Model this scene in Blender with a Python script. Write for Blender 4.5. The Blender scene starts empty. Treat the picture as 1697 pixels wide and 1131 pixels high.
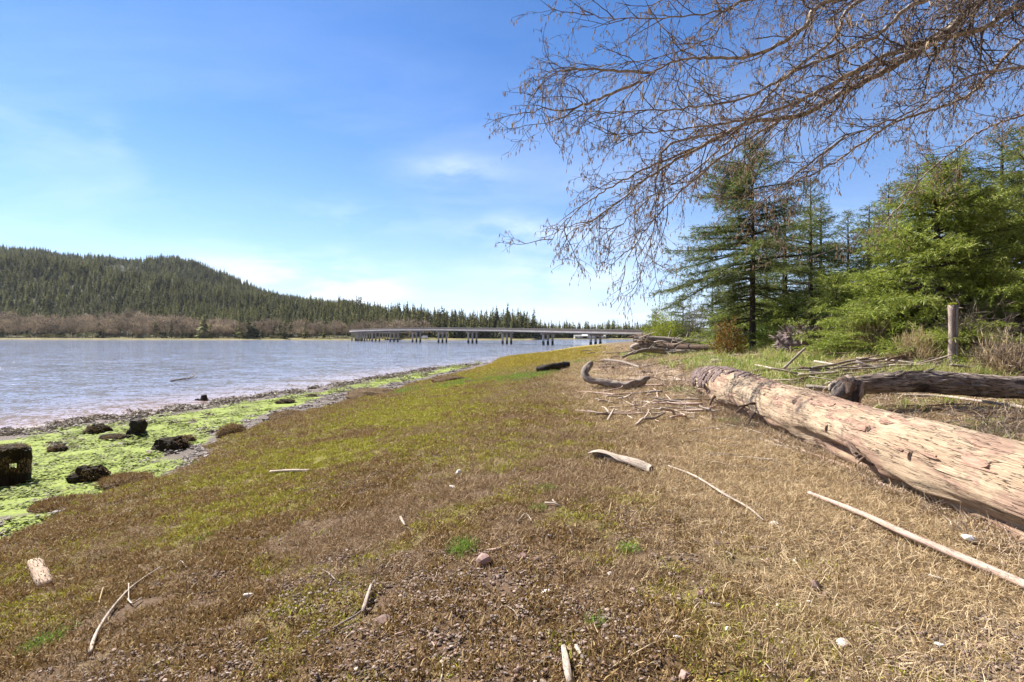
import bpy, bmesh, math, random
import numpy as np
from mathutils import Vector, Matrix, Euler

random.seed(7); RNG = np.random.default_rng(7)
S = bpy.context.scene
COL = S.collection
R_ = math.radians

# ------------------------------------------------------------------ camera, sky, sun, exposure
CAMZ = 3.6; F = 850.0; CX = 848.5; HY = 557.5; ROLL = 0.1
cam_d = bpy.data.cameras.new("camera"); cam = bpy.data.objects.new("camera", cam_d); COL.objects.link(cam)
cam_d.sensor_width = 36; cam_d.lens = F/1697*36; cam_d.shift_y = -(565.5-HY)/1697
cam_d.clip_start = 0.05; cam_d.clip_end = 9000
cam.location = (0, 0, CAMZ); cam.rotation_euler = (R_(90), R_(0), 0)
cam.rotation_euler = (Matrix.Rotation(R_(90), 3, 'X') @ Matrix.Rotation(R_(ROLL), 3, 'Z')).to_euler()
S.camera = cam
SUN_AZ, SUN_EL = 54.0, 45.0           # degrees left of the view, above the horizon
SDIR = Vector((-math.sin(R_(SUN_AZ))*math.cos(R_(SUN_EL)), math.cos(R_(SUN_AZ))*math.cos(R_(SUN_EL)), math.sin(R_(SUN_EL))))
sun_d = bpy.data.lights.new("sun", 'SUN'); sun_d.energy = 5.0; sun_d.angle = R_(0.53); sun_d.color = (1.0, 0.955, 0.88)
sun = bpy.data.objects.new("sun", sun_d); COL.objects.link(sun)
sun.rotation_euler = (-SDIR).to_track_quat('-Z', 'Y').to_euler()
W = bpy.data.worlds.new("World"); S.world = W; W.use_nodes = True
wn = W.node_tree.nodes; wl = W.node_tree.links; wn.clear()
S.view_settings.view_transform = 'Standard'; S.view_settings.look = 'None'
S.view_settings.gamma = 1; S.view_settings.exposure = 1.3
S.view_settings.use_curve_mapping = False
S.cycles.max_bounces = 6; S.cycles.transparent_max_bounces = 4
S.cycles.diffuse_bounces = 3; S.cycles.glossy_bounces = 2
S.cycles.caustics_reflective = False; S.cycles.caustics_refractive = False
S.cycles.sample_clamp_indirect = 4

def world():
    o = wn.new('ShaderNodeOutputWorld'); bg = wn.new('ShaderNodeBackground'); bg.inputs[1].default_value = 0.063
    sky = wn.new('ShaderNodeTexSky'); sky.sky_type = 'NISHITA'; sky.sun_disc = False
    sky.sun_elevation = R_(SUN_EL); sky.sun_rotation = R_(-SUN_AZ); sky.altitude = 0
    sky.air_density = 1.0; sky.dust_density = 0.0; sky.ozone_density = 3.5
    hs = wn.new('ShaderNodeHueSaturation'); hs.inputs['Saturation'].default_value = 1.18; hs.inputs['Value'].default_value = 1.0
    wl.new(sky.outputs[0], hs.inputs['Color'])
    tint = wn.new('ShaderNodeMix'); tint.data_type = 'RGBA'; tint.blend_type = 'MULTIPLY'; tint.inputs[0].default_value = 1; tint.inputs[7].default_value = (.86, .93, 1.10, 1)
    wl.new(hs.outputs[0], tint.inputs[6])
    tc = wn.new('ShaderNodeTexCoord'); sep = wn.new('ShaderNodeSeparateXYZ'); wl.new(tc.outputs['Generated'], sep.inputs[0])
    def m(op, a, b=None, c=None):
        n = wn.new('ShaderNodeMath'); n.operation = op
        for i, v in enumerate((a, b, c)):
            if v is None: continue
            if isinstance(v, (int, float)): n.inputs[i].default_value = v
            else: wl.new(v, n.inputs[i])
        return n.outputs[0]
    # pale air low over the horizon
    hzm = wn.new('ShaderNodeMix'); hzm.data_type = 'RGBA'; hzm.inputs[7].default_value = (6.2, 7.3, 9.6, 1); wl.new(tint.outputs[2], hzm.inputs[6])
    el_ = m('MAXIMUM', sep.outputs[2], 0.0); wl.new(m('MULTIPLY', m('POWER', 2.718, m('MULTIPLY', el_, -7.0)), .82), hzm.inputs[0])
    # plane-projected coordinates for a thin cirrus sheet
    zz = m('ADD', m('MAXIMUM', sep.outputs[2], 0.0), 0.12)
    cx = m('DIVIDE', sep.outputs[0], zz); cy = m('DIVIDE', sep.outputs[1], zz)
    cmb = wn.new('ShaderNodeCombineXYZ'); wl.new(cx, cmb.inputs[0]); wl.new(cy, cmb.inputs[1])
    mp = wn.new('ShaderNodeMapping'); mp.inputs['Rotation'].default_value = (0, 0, R_(35)); mp.inputs['Scale'].default_value = (0.55, 1.25, 1)
    mp.inputs['Location'].default_value = (3.1, 1.7, 0)
    wl.new(cmb.outputs[0], mp.inputs[0])
    n1 = wn.new('ShaderNodeTexNoise'); n1.inputs['Scale'].default_value = 0.8; n1.inputs['Detail'].default_value = 9; n1.inputs['Roughness'].default_value = 0.56
    n1.inputs['Distortion'].default_value = 0.5; wl.new(mp.outputs[0], n1.inputs['Vector'])
    r = wn.new('ShaderNodeValToRGB'); r.color_ramp.elements[0].position = 0.5; r.color_ramp.elements[1].position = 0.78
    r.color_ramp.elements[0].color = (0, 0, 0, 1); r.color_ramp.elements[1].color = (1, 1, 1, 1); wl.new(n1.outputs[0], r.inputs[0])
    base = m('MULTIPLY', r.outputs[0], 0.34)
    # the soft cloud banks: direction, width, strength
    tot = base
    tex2 = wn.new('ShaderNodeTexNoise'); tex2.inputs['Scale'].default_value = 5; tex2.inputs['Detail'].default_value = 8; tex2.inputs['Roughness'].default_value = .6
    mp2 = wn.new('ShaderNodeMapping'); mp2.inputs['Scale'].default_value = (1, 1, 3.2); mp2.inputs['Rotation'].default_value = (0, R_(-18), 0); wl.new(tc.outputs['Generated'], mp2.inputs[0]); wl.new(mp2.outputs[0], tex2.inputs['Vector'])
    def blob(px, py, wx, wy, amp):
        d = Vector(((px-CX)/F, 1, (HY-py)/F)).normalized()
        dx = m('DIVIDE', m('SUBTRACT', sep.outputs[0], d.x), wx); dz = m('DIVIDE', m('SUBTRACT', sep.outputs[2], d.z), wy)
        dist = m('ADD', m('MULTIPLY', dx, dx), m('MULTIPLY', dz, dz))
        g = m('POWER', 2.718, m('MULTIPLY', dist, -1.0))
        g = m('MULTIPLY', g, m('GREATER_THAN', sep.outputs[1], 0.0))
        return m('MULTIPLY', m('MULTIPLY', g, m('MAXIMUM', m('MULTIPLY_ADD', tex2.outputs[0], 5.0, -2.0), 0.0)), amp)
    for b in ((560, 480, .12, .05, 1.1), (760, 290, .08, .03, .6), (850, 385, .09, .035, .5), (10, 215, .09, .05, .22), (190, 235, .02, .03, .25),
              (390, 450, .1, .04, .35), (930, 470, .16, .06, .45), (590, 360, .14, .03, .3), (1010, 400, .12, .05, .3)):
        tot = m('ADD', tot, m('MAXIMUM', blob(*b), 0))
    tot = m('MINIMUM', tot, 0.85)
    # keep the sheet thin towards the zenith
    fade = m('SUBTRACT', 1.0, m('MULTIPLY', m('MAXIMUM', sep.outputs[2], 0.0), 1.3)); fade = m('MAXIMUM', fade, 0.12)
    tot = m('MULTIPLY', tot, fade)
    mx = wn.new('ShaderNodeMix'); mx.data_type = 'RGBA'; wl.new(tot, mx.inputs[0]); wl.new(hzm.outputs[2], mx.inputs[6]); mx.inputs[7].default_value = (8.6, 9.2, 10.0, 1)
    wl.new(mx.outputs[2], bg.inputs[0]); wl.new(bg.outputs[0], o.inputs[0])
world()

# ------------------------------------------------------------------ numeric helpers
def sm(a, b, x):
    t = np.clip((np.asarray(x, float)-a)/(b-a), 0, 1); return t*t*(3-2*t)
def _hash(ix, iy, seed):
    n = (ix.astype(np.int64)*374761393 + iy.astype(np.int64)*668265263 + seed*974711) & 0x7fffffff
    n = ((n ^ (n >> 13))*1274126177) & 0x7fffffff
    n = n ^ (n >> 16)
    return (n & 0xffff)/65535.0
def vn(x, y, seed=0):
    x = np.asarray(x, float); y = np.asarray(y, float)
    ix = np.floor(x); iy = np.floor(y); fx = x-ix; fy = y-iy
    fx = fx*fx*(3-2*fx); fy = fy*fy*(3-2*fy)
    a = _hash(ix, iy, seed); b = _hash(ix+1, iy, seed); c = _hash(ix, iy+1, seed); d = _hash(ix+1, iy+1, seed)
    return (a*(1-fx)+b*fx)*(1-fy)+(c*(1-fx)+d*fx)*fy
def fbm(x, y, oct=4, seed=0, rough=.5):
    s = 0; a = 1; t = 0
    for i in range(oct):
        s = s+a*vn(x*2**i, y*2**i, seed+i*17); t += a; a *= rough
    return s/t
_wy = np.array([-60, 0, 10, 19.6, 22.8, 28, 33.3, 42.5, 54.6, 63.8, 90, 139, 170, 260, 900]); _wx = np.array([-46, -26, -22, -19.6, -18.2, -16.5, -14.4, -12.4, -9.5, -4.4, 3.3, 18, 33, 90, 700])
_by = np.array([-60, 0, 7, 8.7, 10.5, 13.9, 19, 27, 37, 52, 64, 90, 139, 170, 260, 900]); _bx = np.array([-9, -7, -7, -7.3, -7.4, -7.8, -7.8, -6.3, -3.85, -2.4, -1.5, 5, 20, 36, 94, 705])
_ty = np.array([-60, 0, 12, 30, 60, 90, 139, 170, 260, 900]); _tx = np.array([0, 0, 0, 3.2, 9.5, 17, 32, 48, 106, 720])
def Xw(y): return np.interp(y, _wy, _wx)
def Xb(y): return np.interp(y, _by, _bx)+0.9*(vn(np.asarray(y)*.35, 3., 5)-.5)+.7*(vn(np.asarray(y)*1.3, 8., 6)-.5)+.25*(vn(np.asarray(y)*4., 8., 7)-.5)
def Xt(y): return np.interp(y, _ty, _tx)
def H(x, y, detail=True):
    x = np.asarray(x, float); y = np.asarray(y, float)
    w = Xw(y); b = Xb(y); t = Xt(y)
    u = np.clip((x-b)/(t-b), 0, 1)
    zbank = .6+1.4*(u*(1.35-.35*u))
    zbank = zbank+.16*sm(0, .05, u)-.16*sm(.0, .6, u)
    z = np.where(x >= b, zbank, 0)
    s = np.clip((b-x)/(b-w), 0, 1)
    z = np.where((x < b) & (x >= w), .6*(1-s)**1.1, z)
    z = np.where(x < w, np.maximum(-(w-x)*.05, -1.6), z)
    r = np.clip(x-t, 0, 30)
    z = z+np.where(x > t, .022*np.minimum(r, 8), 0)
    rise = sm(10.8, 17.5, y)*(1-.75*sm(20, 36, y))
    z = z+rise*np.clip((x-6)*.15, 0, 1.25)
    z = z+.7*sm(14, 30, x)*(1-sm(10.8, 17.5, y))
    if detail:
        land = sm(-1.5, .5, x-w)
        z = z+land*(.09*(fbm(x*.45, y*.45, 3, 11)-.5)+.05*(fbm(x*2.2, y*2.2, 3, 31)-.5)*np.exp(-y/60))
        marsh = sm(0, .6, x-b)*(1-sm(3, 6, x-.1*y))
        z = z+marsh*.05*(fbm(x*5, y*5, 3, 51)-.5)
        flat = (1-sm(-.4, .2, x-b))*land
        z = z+flat*.07*(fbm(x*1.3, y*1.3, 4, 71, .6)-.5)
    return z
def hz(x, y): return float(H(np.array([x]), np.array([y]))[0])
def yh(px): return HY+(px-CX)*math.tan(R_(ROLL))
def P(px, py, D): return Vector(((px-CX)/F*D, D, CAMZ-(py-yh(px))/F*D))
_D = np.exp(np.linspace(math.log(1.8), math.log(400), 1500))
def at(px, py, up=0.0):
    """where the sight line through a photo pixel meets the ground"""
    xs = (px-CX)/F*_D; zs = CAMZ-(py-yh(px))/F*_D
    g = np.maximum(H(xs, _D), 0)
    i = int(np.argmax(zs <= g+up)) if (zs <= g+up).any() else len(_D)-1
    i = max(i, 1)
    a = zs[i-1]-g[i-1]-up; b = zs[i]-g[i]-up
    t = a/(a-b) if a != b else 0
    D = _D[i-1]+(_D[i]-_D[i-1])*t
    x = (px-CX)/F*D
    return Vector((x, D, max(hz(x, D), 0)))

# ------------------------------------------------------------------ node helpers
class NT:
    def __init__(s, name, rough=.8, spec=.25):
        s.m = bpy.data.materials.new(name); s.m.use_nodes = True
        s.t = s.m.node_tree; s.n = s.t.nodes; s.l = s.t.links
        s.b = s.n['Principled BSDF']; s.b.inputs['Roughness'].default_value = rough; s.b.inputs['Specular IOR Level'].default_value = spec
    def new(s, t, **k):
        n = s.n.new(t)
        for a, v in k.items(): setattr(n, a, v)
        return n
    def put(s, sock, v):
        if v is None: return
        if isinstance(v, bpy.types.NodeSocket): s.l.new(v, sock)
        elif isinstance(v, (tuple, list)) and len(v) == 3 and sock.type == 'RGBA': sock.default_value = (*v, 1)
        else: sock.default_value = v
    def math(s, op, a, b=None, c=None):
        n = s.new('ShaderNodeMath', operation=op)
        for i, v in enumerate((a, b, c)): s.put(n.inputs[i], v)
        return n.outputs[0]
    def geo(s, o='Position'): return s.new('ShaderNodeNewGeometry').outputs[o]
    def uv(s): return s.new('ShaderNodeTexCoord').outputs['UV']
    def obj(s): return s.new('ShaderNodeTexCoord').outputs['Object']
    def map(s, v, sc=(1, 1, 1), loc=(0, 0, 0), rot=(0, 0, 0)):
        n = s.new('ShaderNodeMapping'); s.l.new(v, n.inputs[0]); n.inputs['Scale'].default_value = sc; n.inputs['Location'].default_value = loc; n.inputs['Rotation'].default_value = rot; return n.outputs[0]
    def noise(s, v, scale, detail=4, rough=.55, dist=0, out=0):
        n = s.new('ShaderNodeTexNoise'); s.put(n.inputs['Vector'], v); n.inputs['Scale'].default_value = scale; n.inputs['Detail'].default_value = detail
        n.inputs['Roughness'].default_value = rough; n.inputs['Distortion'].default_value = dist; return n.outputs[out]
    def vor(s, v, scale, feature='F1', out='Distance', rand=1):
        n = s.new('ShaderNodeTexVoronoi', feature=feature); s.put(n.inputs['Vector'], v); n.inputs['Scale'].default_value = scale; n.inputs['Randomness'].default_value = rand; return n.outputs[out]
    def ramp(s, f, stops, interp='LINEAR'):
        n = s.new('ShaderNodeValToRGB'); s.put(n.inputs[0], f); e = n.color_ramp.elements; n.color_ramp.interpolation = interp
        while len(e) < len(stops): e.new(.5)
        for i, (p, c) in enumerate(stops):
            e[i].position = p; e[i].color = (c, c, c, 1) if isinstance(c, (int, float)) else (*c, 1)
        return n.outputs[0]
    def mix(s, f, a, b, mode='MIX'):
        n = s.new('ShaderNodeMix', data_type='RGBA', blend_type=mode); s.put(n.inputs[0], f); s.put(n.inputs[6], a); s.put(n.inputs[7], b); return n.outputs[2]
    def attr(s, name, out='Fac', t='GEOMETRY'):
        n = s.new('ShaderNodeAttribute', attribute_name=name, attribute_type=t); return n.outputs[out]
    def bump(s, h, strength=.5, dist=.02, normal=None):
        n = s.new('ShaderNodeBump'); s.put(n.inputs['Height'], h); n.inputs['Strength'].default_value = strength; n.inputs['Distance'].default_value = dist
        if normal is not None: s.l.new(normal, n.inputs['Normal'])
        return n.outputs[0]
    def col(s, c): s.put(s.b.inputs['Base Color'], c); return s
    def nor(s, n): s.put(s.b.inputs['Normal'], n); return s

MATS = {}
def leafmat(name, cols, rough=.6, trans=.25, spec=.2, noise_scale=None, vary=None):
    """cols: list of base colours picked per leaf / blade"""
    m = NT(name, rough, spec)
    isl = m.geo('Random Per Island')
    oi = m.new('ShaderNodeObjectInfo').outputs['Random']
    f = m.math('FRACT', m.math('ADD', isl, m.math('MULTIPLY', oi, 3.7)))
    k = len(cols)
    c = m.ramp(f, [(i/(k-1) if k > 1 else 0, cc) for i, cc in enumerate(cols)])
    if vary:
        vv = m.math('MULTIPLY_ADD', m.math('FRACT', m.math('MULTIPLY', oi, 7.3)), vary[1]-vary[0], vary[0]); cc = m.new('ShaderNodeCombineColor')
        for q in range(3): m.l.new(vv, cc.inputs[q])
        c = m.mix(1.0, c, cc.outputs[0], 'MULTIPLY')
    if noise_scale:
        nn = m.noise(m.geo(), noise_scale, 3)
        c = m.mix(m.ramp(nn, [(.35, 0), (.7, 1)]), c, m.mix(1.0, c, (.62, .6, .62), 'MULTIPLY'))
    m.col(c)
    if trans:
        out = m.n['Material Output']; tr = m.new('ShaderNodeBsdfTranslucent'); m.l.new(c, tr.inputs[0])
        ms = m.new('ShaderNodeMixShader'); ms.inputs[0].default_value = trans
        m.l.new(m.b.outputs[0], ms.inputs[1]); m.l.new(tr.outputs[0], ms.inputs[2]); m.l.new(ms.outputs[0], out.inputs[0])
    MATS[name] = m.m; return m.m

def woodmat(name, c1, c2, dark, streak=14, crack=.35, cs=1.0, red=None, bumpd=.012, rough=.8):
    """weathered wood: UV.x runs along the piece in metres, UV.y round it"""
    m = NT(name, rough, .2)
    uv = m.uv()
    oi = m.new('ShaderNodeObjectInfo').outputs['Random']
    off = m.new('ShaderNodeCombineXYZ'); m.l.new(m.math('MULTIPLY', oi, 37), off.inputs[0]); m.l.new(m.math('MULTIPLY', oi, 11), off.inputs[2])
    va = m.new('ShaderNodeVectorMath', operation='ADD'); m.l.new(uv, va.inputs[0]); m.l.new(off.outputs[0], va.inputs[1]); v = va.outputs[0]
    big = m.noise(m.map(v, (.9, 2.2, 1)), 1.3*cs, 5, .6, .4)
    fine = m.noise(m.map(v, (1.2, streak, 1)), 5*cs, 6, .65)
    c = m.mix(m.ramp(big, [(.35, 0), (.62, 1)]), c1, c2)
    if red: c = m.mix(m.ramp(m.noise(m.map(v, (.6, 1.5, 1), (5, 2, 0)), 1.7*cs, 6, .62, .6), [(.5, 0), (.57, .85)]), c, red)
    c = m.mix(m.ramp(fine, [(.32, .8), (.60, 0)]), c, dark)
    ck = m.noise(m.map(v, (1.0, 20, 1), (3, 1, 0)), 3.2*cs, 3, .5, .25)
    band = m.math('ABSOLUTE', m.math('SUBTRACT', ck, .5))
    line = m.ramp(band, [(.006, 1), (.022, 0)])
    gate = m.ramp(m.noise(m.map(v, (1, 3, 1), (9, 4, 0)), 3*cs, 3), [(.44, 0), (.52, 1)])
    cr = m.math('MULTIPLY', line, gate)
    c = m.mix(m.math('MULTIPLY', cr, crack*2.2), c, (dark[0]*.3, dark[1]*.3, dark[2]*.3))
    sp = m.vor(m.map(v, (1, 2.2, 1)), 24*cs)
    spf = m.math('MULTIPLY', m.ramp(sp, [(.07, 1), (.12, 0)]), m.ramp(m.noise(v, 2.2*cs, 2), [(.48, 0), (.6, .85)]))
    c = m.mix(spf, c, (dark[0]*.45, dark[1]*.4, dark[2]*.4))
    m.col(c)
    h = m.math('SUBTRACT', m.math('ADD', m.math('MULTIPLY', fine, .6), m.math('MULTIPLY', big, .4)), m.math('ADD', m.math('MULTIPLY', cr, .9), m.math('MULTIPLY', spf, .5)))
    m.nor(m.bump(h, .8, bumpd)); MATS[name] = m.m; return m.m

def barkmat(name, c1, c2, scale=18, d=.03):
    m = NT(name, .9, .15); p = m.obj()
    n = m.noise(p, scale, 6, .7); v = m.vor(p, scale*1.4)
    m.col(m.mix(m.ramp(n, [(.35, 0), (.65, 1)]), c1, c2)); m.nor(m.bump(m.math('ADD', n, v), .9, d)); MATS[name] = m.m; return m.m

def plain(name, c1, c2, scale=3, rough=.8, bd=0.01, spec=.25):
    m = NT(name, rough, spec); n = m.noise(m.obj(), scale, 5, .65)
    m.col(m.mix(m.ramp(n, [(.35, 0), (.65, 1)]), c1, c2)); m.nor(m.bump(n, .5, bd)); MATS[name] = m.m; return m.m

# ------------------------------------------------------------------ mesh helpers
def mesh(name, v, f, mat=None, parent=None, smooth=False, uv=None, link=True):
    me = bpy.data.meshes.new(name)
    v = np.asarray(v, np.float32)
    if isinstance(f, np.ndarray):
        k = f.shape[1]; me.vertices.add(len(v)); me.vertices.foreach_set('co', v.ravel())
        me.loops.add(f.size); me.loops.foreach_set('vertex_index', f.astype(np.int32).ravel())
        me.polygons.add(len(f)); me.polygons.foreach_set('loop_start', np.arange(0, f.size, k, dtype=np.int32))
        me.update(calc_edges=True)
    else:
        me.from_pydata(v.tolist(), [], f)
    if smooth: me.polygons.foreach_set('use_smooth', np.ones(len(me.polygons), bool))
    if uv is not None:
        l = me.uv_layers.new(name='UVMap'); l.data.foreach_set('uv', np.asarray(uv, np.float32).ravel())
    if mat: me.materials.append(MATS[mat] if isinstance(mat, str) else mat)
    o = bpy.data.objects.new(name, me)
    if link: COL.objects.link(o)
    if parent: o.parent = parent
    return o
def tag(o, label=None, cat=None, group=None, kind=None):
    if label: o['label'] = label
    if cat: o['category'] = cat
    if group: o['group'] = group
    if kind: o['kind'] = kind
    return o
def empty(name, loc=(0, 0, 0), rz=0, label=None, cat=None, group=None):
    o = bpy.data.objects.new(name, None); COL.objects.link(o); o.location = loc; o.rotation_euler = (0, 0, rz); o.empty_display_size = .1
    return tag(o, label, cat, group)
def copy_tree(o, parent=None):
    c = o.copy(); COL.objects.link(c); c.parent = parent
    for ch in list(KIDS(o)): copy_tree(ch, c)
    return c
def KIDS(o): return [x for x in COL.objects if x.parent == o]
class MB:
    """collects tubes, boxes and slabs and links them as one mesh"""
    def __init__(s): s.v = []; s.f = []; s.uv = []; s.n = 0
    def add(s, v, f, uv=None):
        s.v.extend([tuple(a) for a in v])
        for q in f: s.f.append([i+s.n for i in q])
        s.uv.extend(uv if uv is not None else [(v[i][0], v[i][1]) for q in f for i in q])
        s.n += len(v)
    def tube(s, pts, rad, sides=8, cap=True, jit=0, seed=0, sq=1.0, tip=False, rough=0, v0=0):
        rnd = random.Random(seed); pts = [Vector(p) for p in pts]; n = len(pts)
        if not hasattr(rad, '__len__'): rad = [rad]*n
        vs = []; L = 0; us = []; prev = None
        for i, p in enumerate(pts):
            t = (pts[min(i+1, n-1)]-pts[max(i-1, 0)]); t = t.normalized() if t.length > 1e-9 else Vector((0, 0, 1))
            if prev is None:
                up = Vector((0, 0, 1)) if abs(t.z) < .95 else Vector((1, 0, 0))
                a = t.cross(up).normalized()
            else:
                a = (prev-t*prev.dot(t)); a = a.normalized() if a.length > 1e-6 else t.orthogonal().normalized()
            prev = a; b = a.cross(t)
            if i: L += (pts[i]-pts[i-1]).length
            us.append(L)
            for k in range(sides):
                ang = 2*math.pi*k/sides + math.pi/2
                rr = rad[i]*(1+jit*(rnd.random()-.5)*2)
                if rough: rr *= 1+rough*(float(vn(np.array([k*.9+seed]), np.array([L*6+seed*3.1]))[0])-.5)*2
                vs.append(p+a*(math.cos(ang)*rr)+b*(math.sin(ang)*rr*sq))
        fs = []; uv = []
        circ = 2*math.pi*max(rad)
        for i in range(n-1):
            for k in range(sides):
                k2 = (k+1) % sides
                fs.append([i*sides+k, i*sides+k2, (i+1)*sides+k2, (i+1)*sides+k])
                uv += [(us[i], circ*k/sides+v0), (us[i], circ*(k+1)/sides+v0), (us[i+1], circ*(k+1)/sides+v0), (us[i+1], circ*k/sides+v0)]
        if cap:
            for i, rev in ((0, True), (n-1, False)):
                c = len(vs); vs.append(pts[i]+(pts[i]-pts[1 if i == 0 else n-2]).normalized()*rad[i]*(.25 if not tip else .8))
                for k in range(sides):
                    k2 = (k+1) % sides; q = [i*sides+k, i*sides+k2, c]
                    fs.append(q[::-1] if rev else q)
                    uv += [(us[i]+.01, k*.01), (us[i]+.01, k*.01+.01), (us[i]+.02, .03)]
        s.add(vs, fs, uv); return s
    def box(s, c, sz, rz=0, taper=1):
        x, y, z = sz[0]/2, sz[1]/2, sz[2]/2; m = Matrix.Rotation(rz, 3, 'Z'); c = Vector(c)
        vs = []
        for dz in (-1, 1):
            k = taper if dz > 0 else 1
            for dx, dy in ((-1, -1), (1, -1), (1, 1), (-1, 1)): vs.append(c+m@Vector((dx*x*k, dy*y*k, dz*z)))
        s.add(vs, [[0, 3, 2, 1], [4, 5, 6, 7], [0, 1, 5, 4], [1, 2, 6, 5], [2, 3, 7, 6], [3, 0, 4, 7]]); return s
    def build(s, name, mat, parent=None, smooth=False):
        return mesh(name, s.v, s.f, mat, parent, smooth, s.uv)
def densify(pts, step):
    """smooth curve (Catmull-Rom) through the points"""
    pts = [Vector(p) for p in pts]; out = []
    q = [pts[0]*2-pts[1]]+pts+[pts[-1]*2-pts[-2]]
    for i in range(1, len(q)-2):
        n = max(1, int((q[i+1]-q[i]).length/step))
        for k in range(n):
            t = k/n; a, b, c, d = q[i-1], q[i], q[i+1], q[i+2]
            out.append(.5*((2*b)+(c-a)*t+(2*a-5*b+4*c-d)*t*t+(3*b-a-3*c+d)*t**3))
    out.append(pts[-1]); return out
def rads(prof, n):
    return list(np.interp(np.linspace(0, 1, n), np.linspace(0, 1, len(prof)), prof))

def gn_scatter(name, pts, rot, scl, idx, protos, kind_label=None):
    """one object of kind stuff: the prototypes instanced on a cloud of points"""
    coll = bpy.data.collections.new(name+"_kinds")
    for i, p in enumerate(protos):
        p.name = "%s_kind_%02d" % (name, i)
        coll.objects.link(p)
    me = bpy.data.meshes.new(name); pts = np.asarray(pts, np.float32)
    me.vertices.add(len(pts)); me.vertices.foreach_set('co', pts.ravel())
    for nm, ty, arr, key in (('rot', 'FLOAT_VECTOR', rot, 'vector'), ('scl', 'FLOAT_VECTOR', scl, 'vector'), ('idx', 'INT', idx, 'value')):
        a = me.attributes.new(nm, ty, 'POINT'); a.data.foreach_set(key, np.asarray(arr, np.int32 if ty == 'INT' else np.float32).ravel())
    o = bpy.data.objects.new(name, me); COL.objects.link(o); o['kind'] = 'stuff'
    if kind_label: o['label'] = kind_label
    ng = bpy.data.node_groups.new(name, 'GeometryNodeTree')
    ng.interface.new_socket('Geometry', in_out='INPUT', socket_type='NodeSocketGeometry'); ng.interface.new_socket('Geometry', in_out='OUTPUT', socket_type='NodeSocketGeometry')
    N = ng.nodes; L = ng.links
    gi = N.new('NodeGroupInput'); go = N.new('NodeGroupOutput'); ci = N.new('GeometryNodeCollectionInfo'); ci.inputs[0].default_value = coll
    ci.inputs['Separate Children'].default_value = True; ci.inputs['Reset Children'].default_value = True
    ip = N.new('GeometryNodeInstanceOnPoints'); ip.inputs['Pick Instance'].default_value = True
    def at_(nm, dt):
        n = N.new('GeometryNodeInputNamedAttribute'); n.data_type = dt; n.inputs[0].default_value = nm; return n.outputs[0]
    er = N.new('FunctionNodeEulerToRotation'); L.new(at_('rot', 'FLOAT_VECTOR'), er.inputs[0])
    L.new(gi.outputs[0], ip.inputs['Points']); L.new(ci.outputs[0], ip.inputs['Instance']); L.new(at_('idx', 'INT'), ip.inputs['Instance Index'])
    L.new(er.outputs[0], ip.inputs['Rotation']); L.new(at_('scl', 'FLOAT_VECTOR'), ip.inputs['Scale']); L.new(ip.outputs[0], go.inputs[0])
    md = o.modifiers.new('scatter', 'NODES'); md.node_group = ng
    return o

# ------------------------------------------------------------------ materials
woodmat('log_wood', (.56, .43, .29), (.44, .315, .205), (.17, .11, .07), 34, .7, 1.0, red=(.36, .225, .165), bumpd=.03)
woodmat('bleached_wood', (.60, .50, .40), (.47, .38, .30), (.24, .18, .14), 12, .35, 3.0, bumpd=.004)
woodmat('pink_wood', (.60, .46, .37), (.52, .36, .28), (.25, .16, .12), 12, .3, 3.0, bumpd=.003)
woodmat('charred_wood', (.60, .50, .42), (.32, .245, .195), (.03, .02, .016), 12, .9, 1.0, red=(.06, .042, .034), bumpd=.04)
woodmat('flake_red', (.40, .26, .185), (.33, .20, .14), (.14, .08, .055), 20, .6, 1.5, bumpd=.01)
woodmat('grey_wood', (.42, .35, .29), (.30, .24, .20), (.10, .075, .06), 15, .6, 2.0, bumpd=.015)
woodmat('brown_wood', (.26, .18, .13), (.17, .11, .08), (.05, .03, .02), 14, .6, 2.0, bumpd=.012)
woodmat('dark_wood', (.06, .045, .035), (.03, .022, .017), (.01, .008, .006), 10, .4, 3.0, bumpd=.02)
woodmat('post_wood', (.42, .34, .29), (.33, .25, .21), (.15, .10, .08), 14, .6, 2.0, bumpd=.01)
barkmat('log_bark', (.25, .185, .165), (.10, .07, .06), 14, .03)
barkmat('seaweed', (.05, .035, .018), (.018, .013, .008), 22, .03)
barkmat('brown_weed', (.17, .11, .055), (.08, .05, .028), 20, .03)
barkmat('spruce_bark', (.10, .075, .06), (.045, .034, .028), 10, .03)
def alder_bark():
    m = NT('alder_bark', .8, .2); p = m.obj(); n = m.noise(p, 9, 5, .65); n2 = m.noise(p, 2.0, 4, .6)
    c = m.mix(m.ramp(n, [(.38, 0), (.6, 1)]), (.16, .12, .095), (.48, .40, .31)); c = m.mix(m.ramp(n2, [(.45, 0), (.6, .7)]), c, (.19, .13, .10))
    m.col(c); m.nor(m.bump(n, .5, .01)); MATS['alder_bark'] = m.m
alder_bark()
plain('twig', (.075, .055, .045), (.19, .145, .115), 6)
leafmat('catkin', [(.50, .36, .22), (.34, .22, .13), (.62, .48, .31), (.42, .29, .18)], .8, .15)
plain('alder_cone', (.03, .02, .014), (.06, .04, .03), 20)
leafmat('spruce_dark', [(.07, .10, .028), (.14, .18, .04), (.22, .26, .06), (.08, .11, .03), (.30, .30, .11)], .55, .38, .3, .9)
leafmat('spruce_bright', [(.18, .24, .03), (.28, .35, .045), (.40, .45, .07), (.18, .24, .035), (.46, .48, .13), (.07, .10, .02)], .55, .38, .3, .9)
leafmat('spruce_olive', [(.10, .14, .025), (.18, .22, .04), (.26, .29, .06), (.10, .14, .03), (.34, .31, .12)], .55, .38, .3, .9)
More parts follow.
